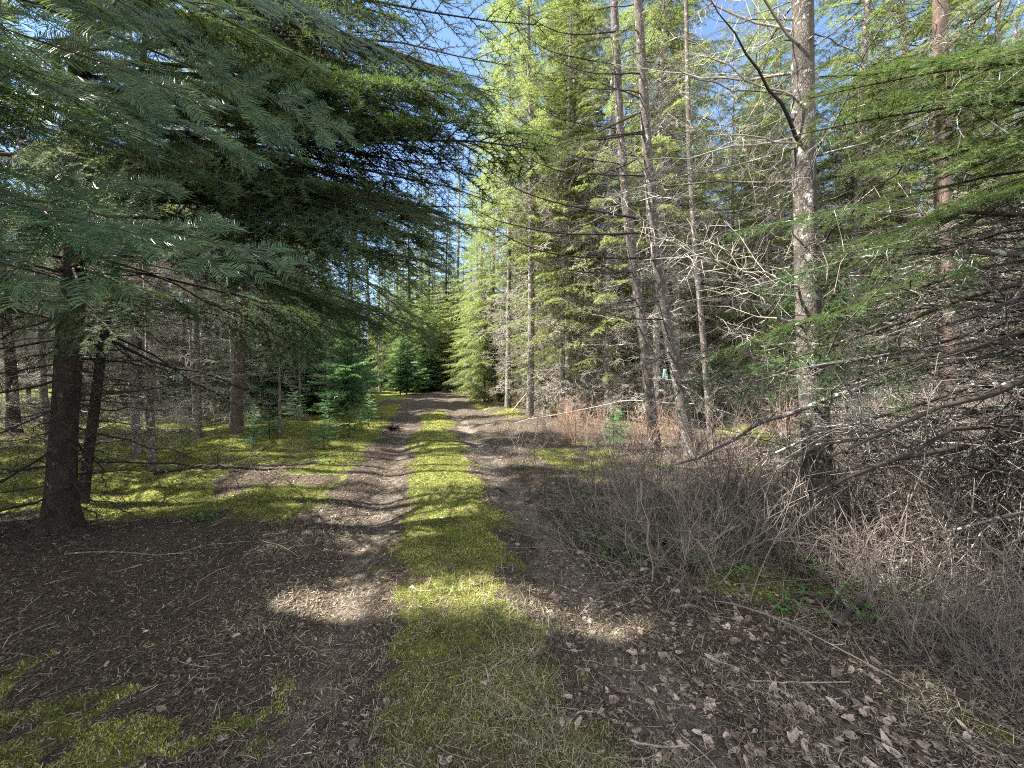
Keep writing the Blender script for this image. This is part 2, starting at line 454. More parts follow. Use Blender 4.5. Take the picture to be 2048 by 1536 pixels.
# needle and twig litter
x, y, r = scatter(260000, rng, 1.15, 16)
keep = rng.random(len(x)) < 1.0 - 0.62 * moss_mask(x, y) - 0.35 * dirt_mask(x, y)
x, y, r = x[keep], y[keep], r[keep]; n = len(x)
mb = MB()
az = rng.uniform(0, 2 * math.pi, n); el = rng.normal(0.05, 0.28, n)
ln = rng.uniform(0.008, 0.034, n) * (0.75 + 0.12 * r); wd = rng.uniform(0.0015, 0.0035, n) * (0.6 + 0.3 * r)
d = np.stack([np.cos(az) * np.cos(el), np.sin(az) * np.cos(el), np.sin(el)], -1) * ln[:, None] / 2
wv = np.stack([-np.sin(az), np.cos(az), rng.normal(0, 0.3, n)], -1) * wd[:, None] / 2
p = np.stack([x, y, ground_fine(x, y) + 0.004 + np.abs(rng.normal(0, 0.004, n))], -1)
V = np.stack([p - d - wv, p - d + wv, p + d + wv * 0.6, p + d - wv * 0.6], 1)
tn = np.clip(rng.beta(1.6, 2.4, n) + 0.35 * (fbm(x * 1.2, y * 1.2, 3) - 0.5), 0, 1)
mb.add(V.reshape(-1, 3), np.arange(4 * n).reshape(-1, 4), 0, np.repeat(tn, 4))
tag(obj('needle_litter', mb.mesh('needle_litter', [MAT['litter']])), 'brown conifer needles and crumbs scattered over the floor', None, None, 'stuff')

x, y, r = scatter(5000, rng, 1.2, 14)
keep = rng.random(len(x)) < 0.75 - 0.45 * moss_mask(x, y)
x, y, r = x[keep], y[keep], r[keep]; n = len(x); az = rng.uniform(0, 6.28, n); ln = rng.uniform(0.03, 0.22, n)
q = np.linspace(-0.5, 0.5, 4)
P = np.stack([x, y, ground_fine(x, y) + 0.008], -1)[:, None] + np.stack([np.cos(az), np.sin(az), rng.normal(0.05, 0.09, n)], -1)[:, None] * (q[None, :, None] * ln[:, None, None]) + np.cumsum(rng.normal(0, 0.05, (n, 4, 3)), 1) * ln[:, None, None] * np.array([1, 1, 0.4])
mb = MB(); mb.tubes(P, (rng.uniform(0.0007, 0.0016, n) * (0.8 + 0.15 * r))[:, None].repeat(4, 1), 3, 0, rng.uniform(0.1, 1, n))
tag(obj('twig_litter', mb.mesh('twig_litter', [MAT['litter']])), 'fine dead twigs strewn over the floor', None, None, 'stuff')

# leaves
def leaf_mb(rng, size):
    mb = MB()
    k = 9; rr = [0, 0.55, 1.0]
    th = np.linspace(0, 2 * math.pi, k, endpoint=False)
    V = [np.array([[0, 0, 0]])]
    cu = rng.uniform(-0.3, 0.5); cv = rng.uniform(-0.3, 0.4)
    el = rng.uniform(1.15, 1.5)
    ph = rng.uniform(0, 6)
    for q in rr[1:]:
        ra = q * (1 + 0.16 * np.sin(3 * th + ph) + rng.normal(0, 0.10, k) * q)
        ra = ra * (1 + 0.4 * q * np.exp(-(np.minimum(th, 2 * math.pi - th) / 0.4) ** 2))
        X = ra * np.cos(th) * el; Y = ra * np.sin(th)
        Z = cu * Y * Y * 0.6 + cv * X * X * 0.35 + rng.normal(0, 0.10, k) * q
        V.append(np.stack([X, Y, Z], -1))
    V = np.concatenate(V) * size
    F3 = [[0, 1 + i, 1 + (i + 1) % k] for i in range(k)]
    F4 = [[1 + i, 1 + k + i, 1 + k + (i + 1) % k, 1 + (i + 1) % k] for i in range(k)]
    t = rng.beta(1.5, 1.6)
    o = MB()
    tt = np.clip(t + rng.normal(0, 0.06, len(V)), 0, 1)
    o.add(V, F3, 0, tt)
    o.F.append(np.array(F4, np.int32)); o.M.append(np.zeros(k, np.int32))
    return o
leafp = [leaf_mb(rng, 1.0) for i in range(14)]
def leaf_field(x, y):
    u = x - cx(y)
    return np.clip(smooth(0.35, 0.9, u) * (0.35 + 0.65 * smooth(4.5, 2.2, y)) + 0.05 + 0.25 * smooth(1.0, 3, u), 0, 1)
x, y, r = scatter(26000, rng, 1.15, 12)
keep = rng.random(len(x)) < leaf_field(x, y) * 0.62 * (0.35 + fbm(x * 1.5, y * 1.5, 3))
x, y, r = x[keep], y[keep], r[keep]; zl = ground_fine(x, y)
mb = MB()
for i in range(len(x)):
    s = rng.uniform(0.004, 0.010) if rng.random() < 0.82 else rng.uniform(0.010, 0.018)
    M = Matrix.Translation((x[i], y[i], zl[i] + 0.003)) @ Matrix.Rotation(rng.uniform(0, 6.28), 4, 'Z') @ Matrix.Rotation(rng.normal(0, 0.4), 4, 'X') @ Matrix.Scale(s * 1.3, 4)
    mb.inst(leafp[rng.integers(14)], M)
tag(obj('leaf_litter', mb.mesh('leaf_litter', [MAT['leaf']])), 'small dead leaves strewn over the floor right of the moss', None, None, 'stuff')
# the larger leaves one can count
bigleaf = []
for i in range(8):
    o = leaf_mb(rng, 0.0165)
    bigleaf.append(o.mesh('fallen_leaf', [MAT['leaf']]))
spots = []
while len(spots) < 78:
    px, py = rng.uniform(1120, 1960), rng.uniform(1130, 1530)
    if px - 1100 < (1250 - py) * 1.2: continue
    if px > 1500 and py < 1230 + (px - 1500) * 0.45: continue
    spots.append(G(px, py))
for px, py in ((325, 1425), (840, 1222), (1000, 1290), (212, 1335), (392, 1388), (545, 1375), (885, 1420), (1605, 1475), (1715, 1415), (1420, 1395), (1183, 1187), (1203, 1192)):
    spots.append(G(px, py))
for i, (lx, ly) in enumerate(spots):
    o = obj('fallen_leaf', bigleaf[i % 8])
    u = lx - float(cx(ly))
    lab = 'pale curled dead leaf lying on the brown floor right of the moss strip' if u > 0.5 else 'dead leaf lying on the mossy middle or left of the track'
    tag(o, lab, 'leaf', 'fallen leaves on the forest floor')
    o.location = (lx, ly, zg(lx, ly) + 0.006)
    s = rng.uniform(0.75, 1.25)
    o.scale = (s, s * rng.uniform(0.75, 1), s)
    o.rotation_euler = (rng.normal(0, 0.3), rng.normal(0, 0.3), rng.uniform(0, 6.28))

# dry grass
def grass_field(x, y):
    u = x - cx(y)
    a = np.exp(-((u - 0.25) / 0.55) ** 2) * smooth(3.8, 1.6, y) + 0.8 * np.exp(-((u + 0.5) / 0.3) ** 2) * smooth(2.2, 1.4, y)
    b = smooth(0.9, 1.7, u) * smooth(4.5, 2, y) * 0.9
    e = 0.5 * np.exp(-((np.abs(u) - 1.3) / 0.3) ** 2) + 0.3 * np.exp(-((np.abs(u) - 0.5) / 0.14) ** 2)
    return np.clip(np.maximum.reduce([a, b, e]), 0, 1) * smooth(0.42, 0.6, fbm(x * 3 + 5, y * 3 + 2, 3)) + 0.02
x, y, r = scatter(80000, rng, 1.15, 12)
keep = rng.random(len(x)) < grass_field(x, y) * 0.62
x, y, r = x[keep], y[keep], r[keep]; n = len(x)
mb = MB()
blades(mb, x, y, ground_fine(x, y), rng.uniform(0.03, 0.12, n), rng.uniform(0.0014, 0.0028, n) * (0.8 + 0.2 * r), rng, 1.4, 0, np.clip(rng.normal(0.6, 0.22, n), 0, 1), 4, 0.9)
tag(obj('grass', mb.mesh('dry_grass', [MAT['grass']])), 'dry straw coloured grass blades beside the moss', None, None, 'stuff')

# ------------------------------------------------------------------ branch generators
def needles(mb, A, B, dens, length, width, rng, flat=1.0, mat=1, tint0=0.45, near=False):
    """needles along segments A->B"""
    L = np.linalg.norm(B - A, axis=-1)
    cnt = np.maximum(1, (L * dens).astype(int))
    idx = np.repeat(np.arange(len(A)), cnt); n = len(idx)
    if near:      # evenly spaced like a comb
        j = np.arange(n) - np.repeat(np.cumsum(cnt) - cnt, cnt); t = (j + 0.5 + rng.uniform(-0.25, 0.25, n)) / cnt[idx]
    else: t = rng.random(n)
    P = A[idx] + (B - A)[idx] * t[:, None]
    T = nrm(B - A)[idx]
    up0 = np.array([0, 0, 1.0])
    side = nrm(np.cross(T, up0)); upv = np.cross(side, T)
    sg = np.where(rng.random(n) < 0.5, 1.0, -1.0)
    if near: sg = np.where(np.arange(n) % 2 == 0, 1.0, -1.0)
    if near: phi = rng.normal(0.16, 0.13, n)
    elif flat >= 1: phi = rng.normal(0.22, 0.28, n)
    else: phi = np.where(rng.random(n) < flat, rng.normal(0.25, 0.4, n), rng.uniform(-1.2, 1.57, n))
    al = rng.normal(1.08 if near else 1.0, 0.07 if near else 0.17, n) - 0.35 * (t > 0.93)
    d = nrm(T * np.cos(al)[:, None] + (side * (sg * np.cos(phi))[:, None] + upv * np.sin(phi)[:, None]) * np.sin(al)[:, None])
    ln = length * (rng.uniform(0.85, 1.05, n) * np.clip(0.75 + 1.2 * np.minimum(t, 1 - t), 0.7, 1.0) if near else rng.uniform(0.7, 1.1, n))
    wv = nrm(np.cross(d, upv + 0.35 * rng.normal(0, 1, (n, 3)))) * (width / 2)
    ti = np.clip(tint0 + rng.normal(0, 0.14, n) + np.repeat(rng.normal(0, 0.13, len(A)), cnt), 0, 1)
    if near:
        mid = P + d * (ln * 0.55)[:, None] + T * (ln * 0.05)[:, None]
        tip = P + d * ln[:, None] + T * (ln * 0.16)[:, None] - up0 * (ln * 0.04)[:, None]
        V = np.stack([P - wv * 0.5, P + wv * 0.5, mid - wv, mid + wv, tip - wv * 0.45, tip + wv * 0.45], 1)
        b = np.arange(n)[:, None] * 6
        F = np.concatenate([b + np.array([[0, 1, 3, 2]]), b + np.array([[2, 3, 5, 4]])])
        mb.add(V.reshape(-1, 3), F, mat, np.repeat(ti, 6))
    else:
        V = np.stack([P - wv, P + wv, P + d * ln[:, None]], 1)
        mb.add(V.reshape(-1, 3), np.arange(3 * n).reshape(-1, 3), mat, np.repeat(ti, 3))

def lerp_line(P, s):
    """points and tangents at params s on polyline P (m,3)"""
    m = len(P); f = np.clip(s, 0, 0.9999) * (m - 1); i = f.astype(int); fr = (f - i)[:, None]
    return P[i] * (1 - fr) + P[i + 1] * fr, nrm(P[i + 1] - P[i])

def bough(rng, L=2.0, droop=0.12, r0=0.014, node=0.09, side=0.42, ang=0.95, inner=0.15, nl=0.03, nw=0.004, dens=300,
          flat=1.0, near=False, sub=0.09, hang=0.25, tint=0.45, upturn=0.0, subn=0.3, pw=0.75):
    """a flat conifer bough along +X, drooping"""
    mb = MB()
    m = 9; s = np.linspace(0, 1, m)
    wob = np.cumsum(rng.normal(0, 0.012 * L, m)); wob -= wob[0]
    P = np.stack([L * s, wob, -droop * L * s ** 1.7 + upturn * L * s ** 4 + np.cumsum(rng.normal(0, 0.005 * L, m))], -1)
    P[0] = 0
    mb.tubes(P, r0 * (1 - 0.86 * s), 5, 0, 0.4)
    nn = max(4, int(L * (1 - inner) / node))
    si = np.sort(np.concatenate([np.linspace(inner, 0.98, nn), np.linspace(inner, 0.98, nn)]) + rng.normal(0, 0.012, 2 * nn))
    si = np.clip(si, 0.03, 0.985); n = len(si)
    sg = np.where(np.arange(n) % 2 == 0, 1.0, -1.0)
    B, T = lerp_line(P, si)
    sd = nrm(np.cross(T, np.array([0, 0, 1.0]))) * sg[:, None]
    a = ang + rng.normal(0, 0.1, n)
    prof = np.clip((1 - si) ** pw * np.minimum(1, 0.45 + si * 1.6), 0.07, 1)
    l = side * L * prof * rng.uniform(0.55, 1.1, n) + 0.03
    d = nrm(T * np.cos(a)[:, None] + sd * np.sin(a)[:, None] + np.array([0, 0, 1.0]) * rng.normal(0.02, 0.1, n)[:, None])
    q = np.linspace(0, 1, 4)
    bend = nrm(T)[:, None, :] * (q ** 2)[None, :, None] * 0.12
    LP = B[:, None, :] + (d[:, None, :] * q[None, :, None] + bend - np.array([0, 0, 1.0]) * (hang * q ** 2)[None, :, None]) * l[:, None, None]
    mb.tubes(LP, (r0 * 0.32 * (1 - 0.75 * q))[None, :] * (0.5 + 0.5 * prof)[:, None], 3, 0, 0.45)
    SA = [LP[:, j] for j in range(3)]; SB = [LP[:, j + 1] for j in range(3)]
    ax, _ = lerp_line(P, np.linspace(max(inner, 0.35), 0.999, 8)); SA.append(ax[:-1]); SB.append(ax[1:])
    # secondary twigs
    cnt = np.maximum(0, (l / sub).astype(int)) * 2
    idx = np.repeat(np.arange(n), cnt); k = len(idx)
    if k:
        t = rng.uniform(0.12, 0.92, k); f = t * 3; i = np.minimum(f.astype(int), 2); fr = (f - i)[:, None]
        bp = LP[idx, i] * (1 - fr) + LP[idx, i + 1] * fr; tt = nrm(LP[idx, i + 1] - LP[idx, i])
        s2 = nrm(np.cross(tt, np.array([0, 0, 1.0]))) * np.where(rng.random(k) < 0.5, 1.0, -1.0)[:, None]
        a2 = rng.normal(0.85, 0.12, k)
        l2 = l[idx] * subn * (1 - t) ** 0.6 * rng.uniform(0.6, 1.2, k) + 0.02
        d2 = nrm(tt * np.cos(a2)[:, None] + s2 * np.sin(a2)[:, None] + np.array([0, 0, 1.0]) * rng.normal(-0.06, 0.1, k)[:, None])
        e = bp + d2 * l2[:, None]
        mb.tubes(np.stack([bp, e], 1), np.tile([[r0 * 0.12, r0 * 0.05]], (k, 1)), 3, 0, 0.5)
        SA.append(bp); SB.append(e)
    needles(mb, np.concatenate(SA), np.concatenate(SB), dens, nl, nw, rng, flat, 1, tint, near)
    return mb

def dead_branch(rng, L=2.0, r0=0.012, curve=-0.15, node=0.08, side=0.3, twmin=0.0015, sub=True, wob=0.02, spread=1.0, lift=0.0, subn=2.2, k0=5):
    """bare conifer branch with side twigs, along +X; curve<0 droops, lift turns the tip up"""
    mb = MB()
    m = 10; s = np.linspace(0, 1, m)
    w1 = np.cumsum(rng.normal(0, wob * L, m)); w2 = np.cumsum(rng.normal(0, wob * 0.7 * L, m))
    P = np.stack([L * s, w1 - w1[0], curve * L * s ** 1.4 * (1 - 0.0) + lift * L * s ** 2.6 + (w2 - w2[0])], -1); P[0] = 0
    mb.tubes(P, np.maximum(r0 * (1 - 0.88 * s), twmin), k0, 0, rng.uniform(0.2, 0.5))
    n = max(4, int(L / node))
    si = rng.uniform(0.08, 0.98, n); B, T = lerp_line(P, si)
    sd = nrm(np.cross(T, np.array([0, 0, 1.0])) * np.where(np.arange(n) % 2 == 0, 1.0, -1.0)[:, None] * spread + rng.normal(0, 0.28, (n, 3)))
    a = rng.normal(0.95, 0.22, n)
    l = side * L * (1 - si) ** 0.6 * rng.uniform(0.15, 1.0, n) + 0.05
    d = nrm(T * np.cos(a)[:, None] + sd * np.sin(a)[:, None])
    q = np.linspace(0, 1, 4)
    jig = np.cumsum(rng.normal(0, 0.045, (n, 4, 3)), 1) * np.array([0, 1, 1, 1])[None, :, None]
    LP = B[:, None, :] + (d[:, None, :] * q[None, :, None] + jig - np.array([0, 0, 1.0]) * (0.14 * q ** 2)[None, :, None]) * l[:, None, None]
    R = np.maximum(r0 * 0.33 * (1 - 0.75 * q)[None, :] * np.clip(l / (side * L), 0.4, 1)[:, None], twmin)
    mb.tubes(LP, R, 3, 0, rng.uniform(0.15, 0.9, n))
    if sub:
        cnt = (l / 0.10 * subn / 2).astype(int); idx = np.repeat(np.arange(n), cnt); k = len(idx)
        if k:
            t = rng.uniform(0.15, 0.97, k); f = t * 3; i = np.minimum(f.astype(int), 2); fr = (f - i)[:, None]
            bp = LP[idx, i] * (1 - fr) + LP[idx, i + 1] * fr; tt = nrm(LP[idx, i + 1] - LP[idx, i])
            s2 = nrm(np.cross(tt, rng.normal(0, 1, (k, 3)) + np.array([0, 0, 1.2])))
            s2 *= np.where(rng.random(k) < 0.5, 1.0, -1.0)[:, None]
            l2 = rng.uniform(0.03, 0.24, k) * np.clip(l[idx] / 0.35, 0.4, 1.3)
            d2 = nrm(tt * 0.6 + s2 * 0.8)
            mid = bp + d2 * (l2 * 0.5)[:, None]; e = bp + nrm(d2 + rng.normal(0, 0.2, (k, 3))) * l2[:, None]
            mb.tubes(np.stack([bp, mid, e], 1), np.tile([[twmin * 1.2, twmin, twmin * 0.6]], (k, 1)), 3, 0, rng.uniform(0.2, 1.0, k))
    return mb

def trunk_mb(pts, radii, k=14, rough=0.05, seed=0, flare=0.0, step=0.12, mat=0, knobs=0):
    """trunk along a world-scaled centre line"""
    rng = np.random.default_rng(seed)
    pts = np.asarray(pts, float); radii = np.asarray(radii, float)
    seg = np.linalg.norm(np.diff(pts, axis=0), axis=1); cl = np.concatenate([[0], np.cumsum(seg)])
    m = max(6, int(cl[-1] / step)); s = np.linspace(0, cl[-1], m)
    # smooth interpolation
    P = np.stack([np.interp(s, cl, pts[:, i]) for i in range(3)], -1)
    for _ in range(max(1, m // 14)): P[1:-1] = (P[:-2] + 2 * P[1:-1] + P[2:]) / 4
    R = np.interp(s, cl, radii)
    mb = MB()
    th = np.arange(k) * 2 * math.pi / k
    ring = np.stack([np.cos(th), np.sin(th), np.zeros(k)], -1)
    nz = fbm(np.cos(th)[None, :] * 1.3 + 5 + seed + s[:, None] * 0.2, np.sin(th)[None, :] * 1.3 + 5 + s[:, None] * 2.2, 4) - 0.5
    fl = flare * np.exp(-s / (0.9 * radii[0] + 0.12))
    root = 1 + fl[:, None] * (1 + 0.7 * np.sin(th * 5 + seed)[None, :] + 0.3 * np.sin(th * 3 + 2 * seed)[None, :])
    rad = R[:, None] * (1 + rough * 2.2 * nz) * root
    V = P[:, None, :] + ring[None] * rad[:, :, None]
    i = (np.arange(m - 1) * k)[:, None]; j = np.arange(k)[None, :]; j2 = (j + 1) % k
    F = np.stack([i + j, i + j2, i + k + j2, i + k + j], -1).reshape(-1, 4)
    mb.add(V.reshape(-1, 3), F, mat, 0.5)
    if knobs:
        kz = rng.uniform(0.3, cl[-1] * 0.95, knobs); ka = rng.uniform(0, 6.28, knobs)
        c = np.stack([np.interp(kz, s, P[:, q]) for q in range(3)], -1); rr = np.interp(kz, s, R)
        dirs = np.stack([np.cos(ka), np.sin(ka), rng.uniform(-0.1, 0.3, knobs)], -1)
        ln = rng.uniform(0.01, 0.09, knobs)
        mb.tubes(np.stack([c + dirs * (rr * 0.8)[:, None], c + dirs * (rr + ln * 0.5)[:, None], c + dirs * (rr + ln)[:, None]], 1),
                 np.stack([rr * 0.12 + 0.006, rr * 0.06 + 0.004, rr * 0.02 + 0.002], -1), 5, mat, 0.3)
    return mb, (s, P, R)

def orient(root, tip, roll=0.0, L=1.0):
    """matrix taking a unit-space branch of length L along +X to run root->tip"""
    r = Vector(root); d = Vector(tip) - r; ln = d.length
    X = d.normalized(); Z = Vector((0, 0, 1)); Y = Z.cross(X)
    if Y.length < 1e-3: Y = Vector((0, 1, 0))
    Y.normalize(); Z = X.cross(Y)
    R = Matrix((X, Y, Z)).transposed().to_4x4()
    return Matrix.Translation(r) @ R @ Matrix.Rotation(roll, 4, 'X') @ Matrix.Scale(ln / L, 4)

# libraries of branches (coarse ones for trees further off, fine ones for trees close by)
rb = np.random.default_rng(21)
LIB = {}
LIB['coarse'] = [bough(rb, 2.0, rb.uniform(0.12, 0.3), 0.018, 0.14, 0.38, inner=0.15, nl=0.09, nw=0.02, dens=80, flat=0.6, sub=0.14, hang=0.4, subn=0.4) for i in range(6)]
LIB['sparse'] = [bough(rb, 2.0, rb.uniform(0.15, 0.35), 0.016, 0.16, 0.34, inner=0.25, nl=0.085, nw=0.02, dens=66, flat=0.6, sub=0.15, hang=0.45, subn=0.4) for i in range(5)]
LIB['sapling'] = [bough(rb, 1.0, rb.uniform(0.0, 0.14), 0.009, 0.09, 0.45, inner=0.05, nl=0.06, nw=0.018, dens=120, flat=0.6, sub=0.12, hang=0.15, tint=0.6) for i in range(5)]
LIB['fine'] = [bough(rb, 3.0, rb.uniform(0.12, 0.24), 0.02, 0.11, 0.30, inner=0.16, nl=0.034, nw=0.0042, dens=190, flat=0.75, sub=0.10, hang=0.3) for i in range(6)]
LIB['deadc'] = [dead_branch(rb, 2.0, 0.013, rb.uniform(-0.25, 0.0), 0.11, 0.42, 0.0038, True, 0.022, subn=2.2, lift=rb.uniform(0, 0.2), k0=4) for i in range(8)]
LIB['dead'] = [dead_branch(rb, 2.0, 0.013, rb.uniform(-0.2, 0.05), 0.085, 0.36, 0.0016, True, 0.02, subn=2.4, lift=rb.uniform(0, 0.22)) for i in range(8)]

def rot_m(base, az, el, L, roll=0.0, unit=2.0):
    """branch leaving point base at azimuth az, elevation el, length L (library length unit)"""
    d = np.array([math.cos(az) * math.cos(el), math.sin(az) * math.cos(el), math.sin(el)])
    return orient(base, np.asarray(base) + d * L, roll, unit)

def make_tree(seed, height, r0, dead=(0.8, 7.0, 60), live=(6.0, 70), maxlen=2.2, lean=0.02, lib='coarse', dlib='deadc', bark='bark_grey', leafm='fir',
              twig='twig_grey', el0=-0.15, deadlen=1.6, unit=2.0, ktr=10, flare=0.3, knobs=0, cone=0.8):
    """returns (trunk mesh, dead branch mesh, crown mesh) for a whole conifer"""
    rng = np.random.default_rng(seed)
    zz = np.linspace(0, height, 9)
    la = rng.uniform(0, 6.28)
    pts = np.stack([np.cos(la) * lean * zz * zz / height + np.cumsum(rng.normal(0, 0.03, 9)), np.sin(la) * lean * zz * zz / height + np.cumsum(rng.normal(0, 0.03, 9)), zz - 0.12], -1)
    pts[0, :2] = 0
    rad = r0 * (1 - 0.93 * (zz / height) ** 0.9)
    tm, (s, P, R) = trunk_mb(pts, rad, ktr, 0.05, seed, flare, 0.35, 0, knobs)
    at = lambda z: np.array([np.interp(z, P[:, 2], P[:, 0]), np.interp(z, P[:, 2], P[:, 1]), z])
    res = [tm.mesh('trunk', [MAT[bark]])]
    if dead:
        db = MB(); z0, z1, n = dead
        for i in range(n):
            z = rng.uniform(z0, z1); az = rng.uniform(0, 6.28)
            L = deadlen * rng.uniform(0.35, 1.1) * (1 - 0.35 * abs(z - (z0 + z1) / 2) / (z1 - z0))
            db.inst(LIB[dlib][rng.integers(len(LIB[dlib]))], rot_m(at(z), az, rng.normal(-0.05, 0.22), L, rng.normal(0, 0.5)))
        res.append(db.mesh('dead_branches', [MAT[twig]]))
    else: res.append(None)
    if live:
        lb = MB(); z0, n = live
        for i in range(n):
            f = (i + rng.random()) / n; z = z0 + (height - z0) * f * 0.985
            prof = (1 - f) ** cone * min(1.0, 0.5 + f * 4)
            L = maxlen * max(0.1, prof) * rng.uniform(0.7, 1.15)
            az = i * 2.39996 + rng.normal(0, 0.3)
            lb.inst(LIB[lib][rng.integers(len(LIB[lib]))], rot_m(at(z), az, el0 + 0.55 * f + rng.normal(0, 0.1), L, rng.normal(0, 0.15), unit))
        res.append(lb.mesh('crown', [MAT['twig_live'], MAT[leafm]]))
    else: res.append(None)
    return res

def tree_obj(name, parts, loc, label, cat='tree', group=None, rz=0, sc=1.0):
    e = empty(name, loc, label, cat, group, rz, sc)
    for nm, me in zip(('trunk', 'dead_branches', 'crown'), parts):
        if me: obj(nm, me, e)
    return e

# ------------------------------------------------------------------ background forest
PRO = {
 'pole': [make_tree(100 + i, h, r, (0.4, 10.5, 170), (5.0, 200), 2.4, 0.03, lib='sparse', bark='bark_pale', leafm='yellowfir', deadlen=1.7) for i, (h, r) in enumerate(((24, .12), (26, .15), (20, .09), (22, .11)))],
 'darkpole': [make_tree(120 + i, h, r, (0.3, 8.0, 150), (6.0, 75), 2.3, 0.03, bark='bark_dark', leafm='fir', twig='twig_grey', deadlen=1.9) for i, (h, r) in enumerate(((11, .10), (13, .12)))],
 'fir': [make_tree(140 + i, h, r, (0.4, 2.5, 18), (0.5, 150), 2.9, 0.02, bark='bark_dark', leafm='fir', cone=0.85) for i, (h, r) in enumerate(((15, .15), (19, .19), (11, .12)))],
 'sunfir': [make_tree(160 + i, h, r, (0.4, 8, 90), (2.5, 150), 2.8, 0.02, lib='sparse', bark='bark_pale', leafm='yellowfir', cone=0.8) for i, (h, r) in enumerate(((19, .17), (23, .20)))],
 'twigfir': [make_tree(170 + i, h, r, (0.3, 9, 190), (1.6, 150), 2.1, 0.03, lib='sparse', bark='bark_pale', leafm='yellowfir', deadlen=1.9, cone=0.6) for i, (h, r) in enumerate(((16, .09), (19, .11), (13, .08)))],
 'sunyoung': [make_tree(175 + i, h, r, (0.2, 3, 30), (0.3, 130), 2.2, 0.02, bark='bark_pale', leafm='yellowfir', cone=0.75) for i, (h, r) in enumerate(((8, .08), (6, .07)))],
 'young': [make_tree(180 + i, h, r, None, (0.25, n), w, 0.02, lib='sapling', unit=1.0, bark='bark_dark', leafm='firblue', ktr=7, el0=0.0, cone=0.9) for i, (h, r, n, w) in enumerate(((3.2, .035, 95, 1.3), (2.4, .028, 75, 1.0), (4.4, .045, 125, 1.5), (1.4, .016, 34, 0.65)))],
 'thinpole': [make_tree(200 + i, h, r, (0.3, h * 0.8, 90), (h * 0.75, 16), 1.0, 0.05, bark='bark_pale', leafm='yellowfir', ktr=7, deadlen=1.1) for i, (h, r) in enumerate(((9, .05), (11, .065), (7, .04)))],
}
LABEL = {
 'pole': 'tall slender grey conifer with bare lower twigs',
 'darkpole': 'tall dark conifer with bare lower twigs',
 'fir': 'dense dark green fir',
 'sunfir': 'bushy yellow green fir in sun',
 'young': 'young blue green fir with tiered branches',
 'twigfir': 'slim twiggy conifer with thin yellow green foliage',
 'thinpole': 'thin pale pole tree among taller trees',
}
NAMES = {'sunyoung': 'fir_tree', 'twigfir': 'conifer_tree', 'pole': 'conifer_tree', 'darkpole': 'conifer_tree', 'fir': 'fir_tree', 'sunfir': 'fir_tree', 'young': 'young_fir', 'thinpole': 'pole_tree'}
def plant(kind, x, y, rng, label=None, group=None, v=None, sc=None):
    ps = PRO[kind]; v = rng.integers(len(ps)) if v is None else v % len(ps)
    return tree_obj(NAMES[kind], ps[v], (x, y, float(H(x, y)) - 0.02), label or LABEL[kind], 'tree', group, rng.uniform(0, 6.28), sc or rng.uniform(0.88, 1.15))

rf = np.random.default_rng(77)
placed = []
def ok(x, y, d):
    for (a, b) in placed:
        if (a - x) ** 2 + (b - y) ** 2 < d * d: return False
    return True
def forest(n, xr, yr, kinds, dmin, umin, side, where, cond=None):
    c = 0; t = 0
    while c < n and t < n * 60:
        t += 1
        x = rf.uniform(*xr); y = rf.uniform(*yr)
        u = x - float(cx(y))
        if side > 0 and u < umin: continue
        if side < 0 and u > -umin: continue
        if abs(x) > 1.5 * y + 3: continue
        if cond and not cond(x, y): continue
        if not ok(x, y, dmin): continue
        placed.append((x, y))
        k = kinds[rf.integers(len(kinds))]
        plant(k, x, y, rf, LABEL[k] + ' ' + where, NAMES[k].replace('_', ' ') + 's ' + where)
        c += 1
# right hand wood
forest(98, (1.0, 36), (10, 30), ['pole', 'twigfir', 'pole', 'twigfir', 'thinpole', 'twigfir'], 1.2, 4.2, 1, 'right of the track')
forest(46, (-4, 60), (26, 52), ['pole', 'twigfir', 'sunfir', 'sunfir', 'fir'], 2.0, 3.2, 1, 'far off right of the track')
# left hand wood
forest(18, (-16, -5), (5.8, 14), ['thinpole'], 0.9, 3.6, -1, 'in the twiggy shade left of the track')
forest(26, (-34, -5), (8, 26), ['darkpole', 'pole', 'darkpole'], 1.8, 9.5, -1, 'left of the track')
forest(16, (-18, -5), (9, 26), ['thinpole', 'darkpole', 'thinpole'], 1.5, 3.6, -1, 'left of the track', lambda x, y: x - float(cx(y)) < (-3.6 if y < 11 else -8))
forest(44, (-60, -8), (26, 50), ['fir', 'fir', 'darkpole', 'darkpole'], 2.0, 6.0, -1, 'far off left of the track', lambda x, y: x - float(cx(y)) < -14 or y > 46)
forest(38, (-26, 12), (40, 58), ['sunfir', 'sunfir', 'fir', 'pole'], 2.0, 0, 0, 'beyond the end of the track', lambda x, y: y > 40)

